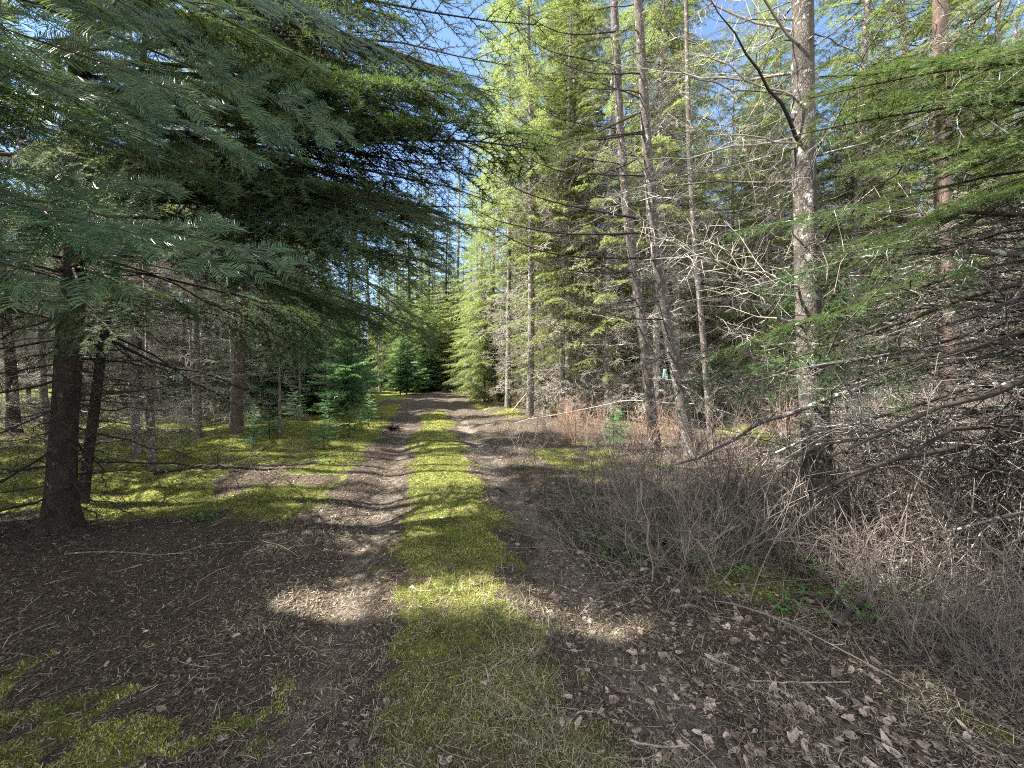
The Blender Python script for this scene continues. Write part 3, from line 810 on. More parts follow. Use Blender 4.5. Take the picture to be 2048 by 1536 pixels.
# young firs beside the track
for i, (px, py, v, s) in enumerate(((690, 838, 0, 1.25), (622, 826, 0, 1.1), (645, 805, 2, 0.9), (560, 800, 1, 1.1), (700, 800, 2, .95), (800, 790, 2, 1.0), (845, 783, 0, 1.1), (590, 850, 3, 0.9),
                                    (985, 790, 1, 1.15), (955, 786, 0, 0.9), (1225, 900, 3, 0.8), (650, 900, 3, 0.6), (700, 880, 3, .7), (540, 890, 3, .6), (1010, 792, 3, 1.0), (770, 782, 1, 1.1), (520, 815, 3, 1.3))):
    x, y = G(px, py)
    where = ['with its skirt over the left track edge', 'second from the left track edge', 'tall one behind the pair by the track', 'left of the young fir group', 'behind the group at the left track edge',
             'tall one on the left where the track bends', 'at the left of the far track bend', 'knee high in the left moss', 'in shade right of the far track bend', 'right beside the far end of the track',
             'knee high in the brush by the paired trunks', 'tiny in the moss left of the track', 'tiny at the moss edge beside the young firs', 'tiny in the moss by the slim trunk', 'low by the brush heap right of track',
             'small one in the far left of the bend', 'low in shade behind the slim trunk'][i]
    plant('young', x, y, rf, 'young blue green fir ' + where, 'young firs along the track', v, s)

for i, (px, d, v, s) in enumerate(((800, 33, 1, .55), (838, 40, 1, .7), (872, 37, 1, .5), (905, 42, 1, .75), (760, 30, 1, .5), (935, 37, 0, .6), (890, 48, 1, .9), (860, 46, 1, 1.0), (720, 34, 1, 0.6), (965, 36, 1, .7), (825, 46, 0, 0.9), (925, 48, 1, 1.0), (845, 43, 1, 1.25), (868, 40, 1, 1.0), (892, 43, 1, 1.2), (915, 45, 1, 1.3), (940, 42, 1, 1.15), (820, 42, 1, 1.2), (958, 38, 1, 1.1))):
    x = (px - 1024) / FPX * d
    plant(('sunfir', 'sunfir', 'fir')[i % 3], x, d, rf, 'bushy fir closing the view where the track bends', 'firs closing the view at the bend', v, s)
for i, (px, d, v, s) in enumerate(((812, 27, 2, 1.1), (838, 29, 0, 1.1), (858, 31, 2, 1.0), (700, 22, 0, 1.2), (945, 30, 0, 1.2), (968, 27, 2, .9), (985, 25, 0, 1.0), (880, 36, 2, 1.5), (905, 37, 0, 1.6), (925, 35, 2, 1.1), (820, 33, 2, 1.6), (850, 38, 2, 2.2), (880, 41, 2, 2.3), (912, 42, 2, 2.2), (832, 36, 0, 2.4), (895, 38, 0, 2.2), (868, 34, 2, 1.7), (800, 37, 2, 2.2), (935, 39, 2, 2.1), (1003, 23, 1, 1.0), (690, 18, 2, 1.0), (660, 16, 0, 1.1), (640, 14.5, 2, 0.95), (600, 16, 2, 1.0), (640, 18, 2, 1.2))):
    plant('young', (px - 1024) / FPX * d, d, rf, 'young blue green fir in the band of young trees around the far bend', 'young firs around the far bend', v, s)
for i in range(16):
    px, py = rf.uniform(480, 760), rf.uniform(822, 905); x, y = G(px, py)
    if x - float(cx(y)) > -1.9: continue
    plant('young', x, y, rf, 'small blue green fir seedling in the moss left of the track', 'fir seedlings in the left moss', 3, rf.uniform(0.3, 0.8))
for i in range(34):
    x, y = rf.uniform(-15, -3.5), rf.uniform(11, 32)
    if x - float(cx(y)) > -4.6: continue
    plant('young', x, y, rf, 'young blue green fir in the shade left of the track', 'young firs in the shade left of the track', None, rf.uniform(0.7, 1.5))

for i, (px, d, v, s) in enumerate(((968, 21, 0, 1.0), (1005, 23, 0, 1.1), (942, 27, 0, 1.0), (1040, 20, 1, .9), (880, 33, 0, 1.25), (908, 35, 0, 1.4), (848, 32, 0, 1.2), (1080, 19, 1, 1.0), (815, 30, 1, 1.2), (1130, 17, 1, .8), (925, 31, 1, 1.0))):
    plant('sunyoung', (px - 1024) / FPX * d, d, rf, 'pale yellow green fir branched to the ground around the track end', 'pale firs around the track end', v, s)
# the sunlit fir right of the track end and the trunk cluster behind it
for i, (px, d, kind, v, s, lab) in enumerate((
        (985, 21, 'sunfir', 0, 0.95, 'yellow green sunlit fir overhanging the right side of the far track'),
        (1045, 24, 'pole', 0, 1, 'pale trunk at the left of the cluster behind the sunlit fir'),
        (1066, 25, 'pole', 1, 1.1, 'thicker brown trunk in the cluster behind the sunlit fir'),
        (1092, 22, 'thinpole', 1, 1.2, 'thin pale trunk right of the cluster behind the sunlit fir'),
        (1165, 17, 'thinpole', 0, 1, 'thin pole left of the paired grey trunks'),
        (1130, 20, 'sunfir', 1, 0.9, 'yellow green fir behind the brush left of the paired trunks'))):
    x = (px - 1024) / FPX * d
    plant(kind, x, d, rf, lab, 'trees right of the far track', v, s)
for i, (px, d, kind, s, lab) in enumerate(((1015, 15.5, 'pole', 1.0, 'tall grey conifer whose crown rises highest right of the sky gap'), (960, 29, 'sunfir', 1.1, 'tall sunlit fir standing where the track turns right'),
        (590, 19, 'darkpole', 1.2, 'tall dark conifer above the young firs left of the track'), (600, 24, 'sunfir', 0.9, 'tall yellow green fir behind the young firs left of the track'), (740, 38, 'sunfir', 1.1, 'tall sunlit fir left of the far bend'),
        (1060, 13, 'pole', 1.05, 'tall grey conifer left of the paired trunks with crown in the top of the view'), (1130, 16, 'pole', 1.1, 'tall grey conifer between the brush heap and the paired trunks'), (1350, 13, 'pole', 1.0, 'tall grey conifer just behind the leaning paired trunk'), (1470, 14, 'twigfir', 1.2, 'twiggy conifer between the thin grey trunk and the thick trunk'), (1560, 17, 'pole', 1.0, 'tall grey conifer left of the thick right trunk'), (1700, 12, 'pole', 1.0, 'tall grey conifer behind the brush right of the thick trunk'), (1990, 11, 'twigfir', 1.1, 'twiggy conifer in the brush at the far right edge'),
        (1180, 13, 'twigfir', 1.0, 'twiggy yellow green conifer left of the paired trunks'), (1090, 15, 'twigfir', 0.8, 'smaller twiggy conifer between brush heap and paired trunks'))):
    plant(kind, (px - 1024) / FPX * d, d, rf, lab, 'trees framing the far track', None, s)

# ------------------------------------------------------------------ hero trees
def line_px(pts):
    return [W(px, py, d) for px, py, d in pts]
GLOW = [W(520, 450, .78), W(200, 340, .6), W(420, 90, .75), W(1560, 500, 2.6), W(1380, 690, 3.0), W(1600, 150, 2.6), W(1500, 350, 2.8), W(1830, 120, 2.2)]
def sunlit(p):
    """does the shadow of point p fall where a sun patch is planned? (boughs left out shape the gaps)"""
    for g in GLOW:          # sunbeams that reach the glowing sprays near the viewer
        t = float(np.dot(p - g, SUN_DIR))
        if t > 0.9 and np.linalg.norm(p - g - t * SUN_DIR) < 0.32: return True
    x = p[0] + p[2] / math.tan(SUN_EL); y = p[1]
    u = x - float(cx(y)); n = float(fbm(x * 0.9 + 70, y * 2.1 + 20, 3)) - 0.5
    if y > 9.0: return n > -0.28
    if 2.75 < y and -1.4 < u < 0.75: return n > (-0.3 if u > -0.55 else -0.02)
    if y > 4.3 and u < -1.1 and x > -9: return n > 0.02
    if abs(y - 2.5) < 0.2 and -1.75 < x < -0.95: return True
    if abs(y - 2.45) < 0.18 and 0.35 < x < 1.1: return True
    return False

class Hero:
    def __init__(s, name, label, pts, radii, bark, seed, k=28, flare=0.5, knobs=30, rough=0.08):
        pts = np.array(pts); x, y = pts[0, 0], pts[0, 1]
        s.base = np.array([x, y, float(H(x, y)) - 0.03])
        pts = pts.copy(); pts[0, 2] = s.base[2] - 0.1
        s.e = empty(name, tuple(s.base), label, 'tree')
        tm, (q, P, R) = trunk_mb(pts - s.base, radii, k, rough, seed, flare, 0.06, 0, knobs)
        s.P = P; s.R = R
        obj('trunk', tm.mesh('trunk', [MAT[bark]]), s.e)
        s.rng = np.random.default_rng(seed)
    def at(s, z):   # world height -> local point on the axis
        zl = z - s.base[2]
        return np.array([np.interp(zl, s.P[:, 2], s.P[:, 0]), np.interp(zl, s.P[:, 2], s.P[:, 1]), zl])
    def branch(s, name, me, z, tip, unit, roll=0.0, face=0.0):
        o = obj(name, me, s.e)
        if name == 'fir_bough' and face: roll += face * (1 if tip[0] > (s.at(z) + s.base)[0] else -1)
        o.matrix_local = orient(s.at(z), np.asarray(tip) - s.base, roll, unit)
        return o
    def fill(s, name, meshes, n, z0, z1, L0, L1, unit, el=0.0, az=None, elv=0.15, roll=0.3):
        for i in range(n):
            z = z0 + (z1 - z0) * (i + s.rng.random()) / n
            a = s.rng.uniform(*az) if az else i * 2.39996 + s.rng.normal(0, 0.3)
            e = el + s.rng.normal(0, elv); L = s.rng.uniform(L0, L1)
            tip = s.at(z) + s.base + np.array([math.cos(a) * math.cos(e), math.sin(a) * math.cos(e), math.sin(e)]) * L
            if name == 'fir_bough' and any(sunlit(s.at(z) + s.base + (tip - s.at(z) - s.base) * q) for q in (0.35, 0.65, 0.9)): continue
            s.branch(name, meshes[s.rng.integers(len(meshes))], z, tip, unit, s.rng.normal(0, roll))

def meshes(lib, name, mats): return [b.mesh(name, [MAT[m] for m in mats]) for b in lib]
FINE = meshes(LIB['fine'], 'fir_bough', ('twig_live', 'fir'))
BUSH = meshes([bough(rb, 2.4, rb.uniform(0.12, 0.26), 0.017, 0.075, 0.40, inner=0.45, nl=0.034, nw=0.0046, dens=210, flat=0.75, sub=0.08, hang=0.3, subn=0.34, pw=0.5) for i in range(5)], 'fir_bough', ('twig_live', 'fir'))
DEAD_T = meshes([dead_branch(rb, 2.0, 0.021, rb.uniform(-0.12, 0.05), 0.07, 0.3, 0.002, True, 0.02, subn=2, lift=rb.uniform(-0.1, 0.1)) for i in range(5)], 'dead_branch', ('twig_dark',))
DEAD_D = meshes(LIB['dead'], 'dead_branch', ('twig_dark',))
DEAD_G = meshes(LIB['dead'], 'dead_branch', ('twig_lichen',))
DEAD_P = meshes(LIB['dead'], 'dead_branch', ('twig_grey',))
rh = np.random.default_rng(31)
ARC = meshes([dead_branch(rh, 3.2, 0.021, -0.50, 0.11, 0.15, 0.0026, True, 0.006, 1.0, 0.50, 1.8) for i in range(5)], 'arching_branch', ('twig_dark',))
LEAFY = meshes([bough(rh, 2.6, 0.14, 0.015, 0.13, 0.26, inner=0.35, nl=0.03, nw=0.004, dens=130, flat=0.7, sub=0.11, hang=0.3) for i in range(3)], 'fir_bough', ('twig_live', 'fir'))
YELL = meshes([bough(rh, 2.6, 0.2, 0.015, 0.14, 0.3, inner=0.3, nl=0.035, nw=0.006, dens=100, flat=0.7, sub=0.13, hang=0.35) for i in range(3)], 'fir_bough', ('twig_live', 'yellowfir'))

LACE = meshes([bough(rh, 2.6, 0.14, 0.014, 0.12, 0.34, inner=0.45, nl=0.032, nw=0.004, dens=120, flat=0.7, sub=0.11, hang=0.25, pw=0.5) for i in range(4)], 'fir_bough', ('twig_live', 'fir'))
MIDA = meshes([bough(rh, 2.0, 0.16, 0.014, 0.08, 0.42, inner=0.2, nl=0.03, nw=0.0036, dens=260, flat=0.8, sub=0.08, hang=0.3, subn=0.36, pw=0.55) for i in range(3)], 'fir_bough', ('twig_live', 'fir'))
# big dark fir on the left
bx, by = G(112, 1058)
A = Hero('fir_tree', 'big dark fir trunk at the left edge with black dead limbs and flared base',
         [np.array([bx, by, 0]), W(135, 760, by + .02), W(152, 420, by + .1), W(160, 100, by + .2), np.array([bx + .55, by + .5, 9.0]), np.array([bx + .6, by + .5, 13.0])],
         [0.108, 0.096, 0.087, 0.08, 0.065, 0.03], 'bark_dark', 3, flare=1.0, knobs=60)
for py, tx, ty, dd in ((545, 390, 548, .3), (612, 385, 610, .2), (722, 405, 732, .1), (735, 310, 762, -.3), (790, 335, 793, .2), (812, 345, 820, .0), (908, 300, 912, 0), (640, 20, 700, -.4), (700, 0, 720, .3), (560, 20, 520, .5), (850, 20, 800, .2),
                       (480, 330, 440, .6), (880, 190, 960, -.6), (980, 250, 1040, -.5), (660, 560, 800, 1.0), (590, 520, 640, 1.2)):
    z = W(150, py, by)[2]
    A.branch('dead_branch', DEAD_T[rh.integers(5)], z, W(tx, ty, by + dd), 2.0, rh.normal(0, 0.4))
A.fill('dead_branch', DEAD_D, 60, 0.25, 3.2, 0.8, 2.2, 2.0, -0.1, roll=0.6)
for i in range(32):
    tx, ty = rh.uniform(420, 1000), rh.uniform(-160, 470)
    if ty > 470 - (tx - 420) * 0.12: continue
    if tx > 740 and 60 < ty < 260: continue
    d = rh.uniform(2.6, 4.4); z = min(6.8, W(tx, ty, d)[2] + rh.uniform(0.1, 0.7))
    A.branch('fir_bough', BUSH[rh.integers(5)], max(2.6, z), W(tx, ty, d), 2.4, rh.normal(0, 0.3), 0.3)
for tx, ty in ((900, 280), (950, 330), (990, 360), (860, 400), (930, 400), (880, 140), (910, 200), (850, 90), (1040, 90), (1060, 200), (1000, 300), (1080, -20), (1020, 0), (860, -40), (780, 180), (940, 170), (820, 60), (900, 40), (960, 100), (860, 180), (930, 240), (800, 250), (980, 20), (880, 330), (1000, 200), (940, -60), (830, 120)):
    d = rh.uniform(3.2, 4.6); A.branch('fir_bough', LACE[rh.integers(4)], min(6.8, W(tx, ty, d)[2] + rh.uniform(-0.3, 0.5)), W(tx, ty, d), 2.6, rh.normal(0, 0.4), 0.4)
for tx, ty, d in ((150, 80, 2.8), (260, 200, 2.7), (60, 230, 2.8), (330, 60, 2.9), (180, 330, 2.6), (40, 60, 3.0), (20, -40, 3.2), (110, 0, 3.0), (160, -80, 3.1), (90, 110, 2.9), (240, -60, 3.0), (400, 250, 2.8), (120, 180, 3.2)):
    A.branch('fir_bough', MIDA[rh.integers(3)], min(6.5, W(tx, ty, d)[2] + 0.5), W(tx, ty, d), 2.0, rh.normal(0, 0.3), 0.5)
for z, tx, ty, d in ((3.7, 1060, 130, 3.6), (3.3, 860, 330, 3.8), (3.6, 900, 300, 3.0), (3.1, 780, 420, 3.4), (3.0, 770, 520, 4.0), (2.9, 880, 585, 5.2), (2.8, 640, 640, 4.4), (4.2, 930, 20, 3.0), (4.0, 820, 110, 3.1), (3.5, 660, 250, 2.9), (3.9, 700, 60, 2.8), (2.7, 560, 470, 3.4), (2.6, 350, 560, 3.0), (3.0, 450, 330, 2.8), (2.6, 130, 560, 2.6), (3.6, 500, 150, 2.6), (2.7, 745, 620, 5.0)):
    A.branch('fir_bough', BUSH[rh.integers(5)], z, W(tx, ty, d), 2.4, rh.normal(0, 0.2), 0.35)
A.fill('fir_bough', FINE, 30, 2.9, 8.0, 2.0, 3.3, 3.0, -0.1)
A.fill('fir_bough', FINE, 22, 8.0, 12.8, 0.8, 2.0, 3.0, 0.1)

bx2, by2 = G(160, 1000)
B = Hero('fir_tree', 'slim dark trunk leaning right just behind the big left fir',
         [np.array([bx2, by2, 0]), W(205, 690, by2), W(238, 500, by2), W(262, 330, by2 + .2), W(300, 0, by2 + .3), np.array([bx2 + 1.4, by2 + .6, 8.5])],
         [0.055, 0.045, 0.038, 0.034, 0.03, 0.012], 'bark_dark', 4, k=18, flare=0.35, knobs=24)
B.fill('dead_branch', DEAD_G, 46, 0.3, 4.0, 0.7, 1.9, 2.0, -0.05, roll=0.6)
B.fill('fir_bough', FINE, 9, 4.2, 8.2, 0.8, 1.6, 3.0, 0.0)

# slim reddish trunk in the left moss
x, y = G(470, 884)
D = Hero('fir_tree', 'slim brown trunk standing in the sunlit moss left of the track',
         [np.array([x, y, 0]), W(478, 760, y), W(489, 620, y), W(496, 450, y), W(505, 150, y), np.array([x + .5, y, 13])],
         [0.105, 0.095, 0.088, 0.08, 0.07, 0.02], 'bark_red', 5, k=18, flare=0.45, knobs=30)
D.fill('dead_branch', DEAD_G, 44, 0.7, 4.2, 0.8, 1.9, 2.0, -0.1)
for z, tx, ty, d in ((4.6, 765, 640, 8.0), (4.4, 700, 560, 7.2), (4.0, 640, 690, 7.4), (5.0, 900, 575, 8.6), (4.4, 560, 640, 7.4), (5.5, 860, 500, 8.2), (6, 800, 430, 8), (5, 620, 520, 7.2), (4.2, 400, 600, 7.6)):
    D.branch('fir_bough', BUSH[rh.integers(5)], z, W(tx, ty, d), 2.4, rh.normal(0, 0.2), 0.35)
D.fill('fir_bough', FINE, 34, 4.2, 12.5, 1.4, 2.8, 3.0, -0.1)

# the pair of grey trunks right of the track
x1, y1 = G(1312, 888)
E1 = Hero('conifer_tree', 'left one of the paired slim grey trunks right of the track, gently curved',
          [np.array([x1, y1, 0]), W(1297, 770, y1), W(1280, 620, y1), W(1254, 430, y1), W(1240, 250, y1), W(1228, 0, y1), W(1210, -260, y1), np.array([x1 - 1.1, y1 + .3, 17])],
          [0.13, 0.108, 0.102, 0.095, 0.086, 0.078, 0.065, 0.02], 'bark_grey', 6, k=20, flare=0.45, knobs=50)
x2, y2 = G(1388, 905)
E2 = Hero('conifer_tree', 'right one of the paired slim grey trunks, leaning left with lichen and knots',
          [np.array([x2, y2, 0]), W(1362, 790, y2), W(1332, 640, y2), W(1306, 460, y2), W(1294, 300, y2), W(1276, 0, y2), W(1262, -260, y2), np.array([x2 - 1.3, y2 + .2, 18])],
          [0.135, 0.115, 0.105, 0.098, 0.09, 0.078, 0.065, 0.02], 'bark_grey', 7, k=20, flare=0.4, knobs=70)
for T, yy, lst in ((E1, y1, ((1235, 130, 1000, 20), (1238, 260, 1040, 180), (1245, 330, 1050, 230), (1250, 560, 1120, 430), (1270, 545, 1010, 470), (1280, 650, 1100, 660), (1285, 700, 1110, 690), (1290, 600, 1090, 560))),
                   (E2, y2, ((1283, 60, 1010, 0), (1287, 148, 1060, 70), (1292, 268, 1000, 210), (1296, 352, 970, 250), (1300, 445, 930, 300), (1304, 468, 900, 380), (1309, 520, 930, 420), (1312, 600, 1080, 590), (1325, 640, 1150, 560), (1282, 200, 1090, 100), (1340, 700, 1180, 740), (1296, 310, 1080, 330)))):
    for a, b, tx, ty in lst:
        z = W(a, b, yy)[2]
        T.branch('arching_branch', ARC[rh.integers(5)], z, W(tx, ty, yy - rh.uniform(0.2, 1.6)), 3.2, rh.normal(0, 0.25))
    T.fill('dead_branch', DEAD_G, 46, 0.9, 9.5, 0.8, 2.3, 2.0, 0.05, roll=0.6)
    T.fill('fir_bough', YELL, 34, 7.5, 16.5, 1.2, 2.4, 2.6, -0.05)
for z, tx, ty, dd in ((6.6, 960, 330, 6.6), (6.9, 1060, 130, 6.4), (6.2, 1010, 260, 6.2)):
    E2.branch('fir_bough', LEAFY[rh.integers(3)], z, W(tx, ty, dd), 2.6)

# thin trunk right of the pair
x, y = G(1422, 878)
E3 = Hero('conifer_tree', 'thin grey trunk just right of the leaning paired trunk',
          [np.array([x, y, 0]), W(1410, 720, y), W(1392, 520, y), W(1378, 300, y), W(1372, 0, y), np.array([x - .8, y + .2, 14])],
          [0.08, 0.065, 0.06, 0.055, 0.045, 0.012], 'bark_grey', 8, k=14, flare=0.3, knobs=30)
E3.fill('dead_branch', DEAD_G, 46, 0.7, 8.0, 0.7, 1.9, 2.0, 0.05, roll=0.6)
E3.fill('fir_bough', YELL, 12, 7.5, 13.5, 0.8, 1.6, 2.6, 0.0)

# the big trunk right
x, y = G(1642, 1068)
F_ = Hero('conifer_tree', 'thick straight grey brown trunk right of centre with scaly lichened bark',
          [np.array([x, y, 0]), W(1637, 930, y), W(1622, 740, y), W(1612, 500, y), W(1606, 250, y), W(1604, 0, y), W(1600, -300, y), np.array([x - .1, y + .2, 15])],
          [0.155, 0.122, 0.106, 0.098, 0.092, 0.086, 0.078, 0.03], 'bark_grey', 9, k=34, flare=0.6, knobs=70, rough=0.09)
z = W(1612, 300, y)[2]
lim = dead_branch(np.random.default_rng(4), 1.7, 0.02, 0.05, 0.11, 0.28, 0.002, True, 0.008, 1, 0.0, 2.0, 6)
F_.branch('dead_limb', lim.mesh('dead_limb', [MAT['twig_dark']]), z, W(1412, 2, y - 0.9), 1.7)
F_.fill('dead_branch', DEAD_G, 42, 0.5, 6.5, 0.6, 2.0, 2.0, 0.1, roll=0.8)
F_.fill('dead_branch', DEAD_P, 20, 1.5, 6.5, 0.9, 2.4, 2.0, 0.3, az=(2.2, 4.2), roll=0.8)
F_.fill('fir_bough', FINE, 26, 7.5, 14.5, 1.2, 2.5, 3.0, -0.1)

# reddish trunk further right
x, y = G(1900, 905)
R_ = Hero('conifer_tree', 'reddish brown trunk standing in the brush at the right',
          [np.array([x, y, 0]), W(1893, 650, y), W(1885, 400, y), W(1880, 0, y), np.array([x - .2, y, 14])],
          [0.145, 0.13, 0.12, 0.10, 0.03], 'bark_red', 10, k=22, flare=0.3, knobs=40)
R_.fill('dead_branch', DEAD_P, 40, 0.8, 8.5, 0.8, 2.4, 2.0, 0.05, roll=0.6)
R_.fill('fir_bough', YELL, 22, 7.5, 13.5, 1.2, 2.4, 2.6, -0.1)

# ------------------------------------------------------------------ firs added beyond the left edge, crowns shaped to shade the track
def shade_tree(x, y, h, n, z0, seed, maxlen=2.8):
    rng = np.random.default_rng(seed)
    base = np.array([x, y, float(H(x, y))])
    zz = np.linspace(0, h, 8); pts = np.stack([np.cumsum(rng.normal(0, 0.04, 8)), np.cumsum(rng.normal(0, 0.04, 8)), zz], -1); pts[0] = 0
    tm, (s, P, R) = trunk_mb(pts, 0.14 * (1 - 0.92 * zz / h), 12, 0.06, seed, 0.4, 0.3)
    mb = MB(); db = MB()
    for i in range(n):
        f = (i + rng.random()) / n; z = z0 + (h - z0) * f
        a = i * 2.39996 + rng.normal(0, 0.3); e = rng.normal(-0.1, 0.15)
        L = maxlen * max(0.15, (1 - f) ** 0.7) * rng.uniform(0.6, 1.1)
        p = np.array([np.interp(z, P[:, 2], P[:, 0]), np.interp(z, P[:, 2], P[:, 1]), z])
        d = np.array([math.cos(a) * math.cos(e), math.sin(a) * math.cos(e), math.sin(e)])
        if any(sunlit(base + p + d * L * q) for q in (0.3, 0.6, 0.9)): continue
        mb.inst(LIB['coarse'][rng.integers(6)], orient(p, p + d * L, rng.normal(0, 0.3), 2.0))
    for i in range(26):
        z = rng.uniform(0.5, z0 + 1); a = rng.uniform(0, 6.28); p = np.array([np.interp(z, P[:, 2], P[:, 0]), np.interp(z, P[:, 2], P[:, 1]), z])
        db.inst(LIB['deadc'][rng.integers(8)], rot_m(p, a, rng.normal(-0.05, 0.2), rng.uniform(0.6, 1.6)))
    parts = [tm.mesh('trunk', [MAT['bark_dark']]), db.mesh('dead_branches', [MAT['twig_dark']]), mb.mesh('crown', [MAT['twig_live'], MAT['fir']])]
    tree_obj('fir_tree', parts, tuple(base), 'dark fir added beyond the left edge to shade the track', 'tree', 'added shade firs beyond the left edge')
for i, (x, y, h, n, z0) in enumerate(((-6.5, 0.6, 13, 110, 1.8), (-7.2, 2.6, 14, 120, 2.0), (-8.6, 4.6, 14, 110, 2.6), (-10.5, 6.2, 15, 110, 3), (-9.5, 1.2, 15, 110, 3), (-12.5, 7.6, 15, 100, 3), (-12, 3.4, 15, 110, 4), (-13.5, 5.4, 16, 100, 4), (-5.2, -1.0, 12, 90, 2), (-7.8, 1.6, 15, 150, 2), (-9.2, 2.4, 16, 150, 3), (-10.8, 0.4, 16, 120, 4), (-7.0, -0.4, 14, 120, 2))):
    shade_tree(x, y, h, n, z0, 300 + i)

# the far wood that closes the view
rl = np.random.default_rng(5)
LITE = [bough(rl, 2.0, 0.25, 0.02, 0.3, 0.4, inner=0.1, nl=0.22, nw=0.06, dens=18, flat=0.5, sub=0.4, hang=0.4) for i in range(3)]
fw = MB()
for i in range(120):
    a = math.radians(-66 + 132 * (i + rl.random()) / 120); d = rl.uniform(56, 76); x, y = d * math.sin(a), d * math.cos(a); z0 = float(H(x, y)); h = rl.uniform(11, 19)
    fw.tubes(np.array([[x, y, z0], [x, y, z0 + h * .5], [x, y, z0 + h]]), np.array([.2, .13, .02]), 5, 0, .5)
    for j in range(46):
        f = (j + rl.random()) / 46
        fw.inst(LITE[j % 3], rot_m((x, y, z0 + 0.4 + (h - .4) * f), j * 2.4, -0.1, 3.4 * (1 - f) ** 0.8 + 0.3))
tag(obj('far_wood', fw.mesh('far_wood', [MAT['twig_live'], MAT['fir']])), 'far off mass of conifers closing the view', None, None, 'stuff')

# ------------------------------------------------------------------ the two trees whose boughs hang into the view
rn = np.random.default_rng(91)
NEAR = meshes([bough(rn, 2.0, rn.uniform(0.05, 0.16), 0.009, 0.105, 0.36, inner=0.12, nl=0.036, nw=0.0021, dens=520, flat=1, near=True, sub=0.15, hang=0.12, tint=0.5, subn=0.5) for i in range(5)], 'fir_bough', ('twig_live', 'firnear'))
MIDB = meshes([bough(rn, 2.0, rn.uniform(0.1, 0.2), 0.013, 0.065, 0.30, inner=0.18, nl=0.026, nw=0.0024, dens=330, flat=0.8, near=False, sub=0.07, hang=0.25, tint=0.55, subn=0.36) for i in range(5)], 'fir_bough', ('twig_live', 'firright'))
Lt = Hero('fir_tree', 'glossy green fir boughs hanging into the upper left close to the viewer',
          [np.array([-1.9, 0.1, 0]), np.array([-1.88, 0.1, 3]), np.array([-1.85, 0.1, 7])], [0.09, 0.07, 0.02], 'bark_dark', 12, flare=0.3)
for z, tx, ty, d in ((1.98, 575, 480, .80), (2.0, 330, 385, .70), (2.0, 170, 330, .60), (2.25, 420, 100, .75), (2.4, 620, 40, .9), (2.4, 250, 60, .65), (2.3, 560, 230, 1.1),
                     (2.3, 700, 190, 1.5), (2.2, 480, 290, 1.2), (2.5, 840, 30, 1.7), (2.1, 200, 270, 1.0), (2.6, 160, 130, .9), (2.7, 480, 0, 1.1), (2.0, 420, 440, 1.7)):
    Lt.branch('fir_bough', NEAR[rn.integers(5)], z, W(tx, ty, d), 2.0, rn.normal(0, 0.3), 0.8)
Lt.fill('fir_bough', FINE, 9, 3.4, 6.8, 0.8, 1.4, 3.0, 0.0)

TIPB = meshes([bough(rn, 3.2, 0.1, 0.015, 0.08, 0.24, inner=0.56, nl=0.028, nw=0.0026, dens=260, flat=0.75, sub=0.08, hang=0.3, tint=0.65, subn=0.36, pw=0.5) for i in range(3)], 'fir_bough', ('twig_dark', 'firright'))
Rt = Hero('fir_tree', 'green fir boughs and lichened dead limbs reaching in from the right edge',
          [np.array([5.0, 2.5, 0]), np.array([5.0, 2.5, 3]), np.array([4.9, 2.5, 10])], [0.16, 0.14, 0.03], 'bark_dark', 13, flare=0.3)
for z, tx, ty, d in ((2.15, 1360, 715, 3.0), (2.7, 1375, 595, 2.9), (3.1, 1480, 350, 2.9), (3.3, 1590, 200, 2.6), (3.6, 1600, 120, 2.6), (3.7, 1640, 40, 2.5), (3.3, 1700, 200, 2.3), (3.6, 1800, 60, 2.2), (3.9, 1740, 0, 2.4),
                     (3.1, 1620, 400, 2.4), (3.4, 1850, 200, 2.1), (3.7, 1920, 100, 2.0), (2.75, 1560, 500, 2.6), (3.3, 1800, 330, 2.3), (3.8, 1980, 20, 2.0)):
    low = z < 3.2
    Rt.branch('fir_bough', (TIPB if low else MIDB)[rn.integers(3)], z, W(tx, ty, d), 3.2 if low else 2.0, rn.normal(0, 0.35), 0.3)
limb = [dead_branch(rn, 2.4, 0.028, 0.22, 0.08, 0.34, 0.0017, True, 0.02, 1, -0.3, 3, 7) for i in range(4)]
LIMB = meshes(limb, 'dead_limb', ('twig_lichen',))
LIMB2 = meshes([dead_branch(rn, 2.6, 0.034, 0.16, 0.07, 0.34, 0.0017, True, 0.024, 1, -0.24, 3, 7) for i in range(3)], 'dead_limb', ('twig_dark',))
for z, tx, ty, d in ((2.6, 1700, 440, 2.6), (2.45, 1560, 640, 3.0), (1.75, 1560, 760, 2.7), (1.5, 1650, 880, 2.5), (1.3, 1500, 960, 3.0), (2.1, 1800, 600, 2.3), (1.9, 1620, 700, 3.3), (1.1, 1860, 960, 2.3)):
    Rt.branch('dead_limb', LIMB2[rn.integers(3)], z, W(tx, ty, d), 2.6, rn.normal(0, 0.6))
for z, tx, ty, d in ((2.35, 1790, 425, 2.7), (2.2, 1500, 560, 2.9), (2.0, 1650, 620, 2.9), (1.9, 1760, 560, 2.6), (1.7, 1700, 760, 2.8), (1.6, 1470, 830, 3.1), (1.5, 1500, 700, 3.3), (1.4, 1420, 900, 3.3), (1.3, 1600, 930, 3.0), (1.2, 1750, 900, 2.6), (1.0, 1640, 1080, 2.9), (1.0, 1800, 1020, 2.4), (1.7, 1850, 700, 2.4), (2.6, 1850, 500, 2.4), (0.8, 1700, 1240, 2.3)):
    Rt.branch('dead_limb', LIMB[rn.integers(4)], z, W(tx, ty, d), 2.4, rn.normal(0, 0.6))
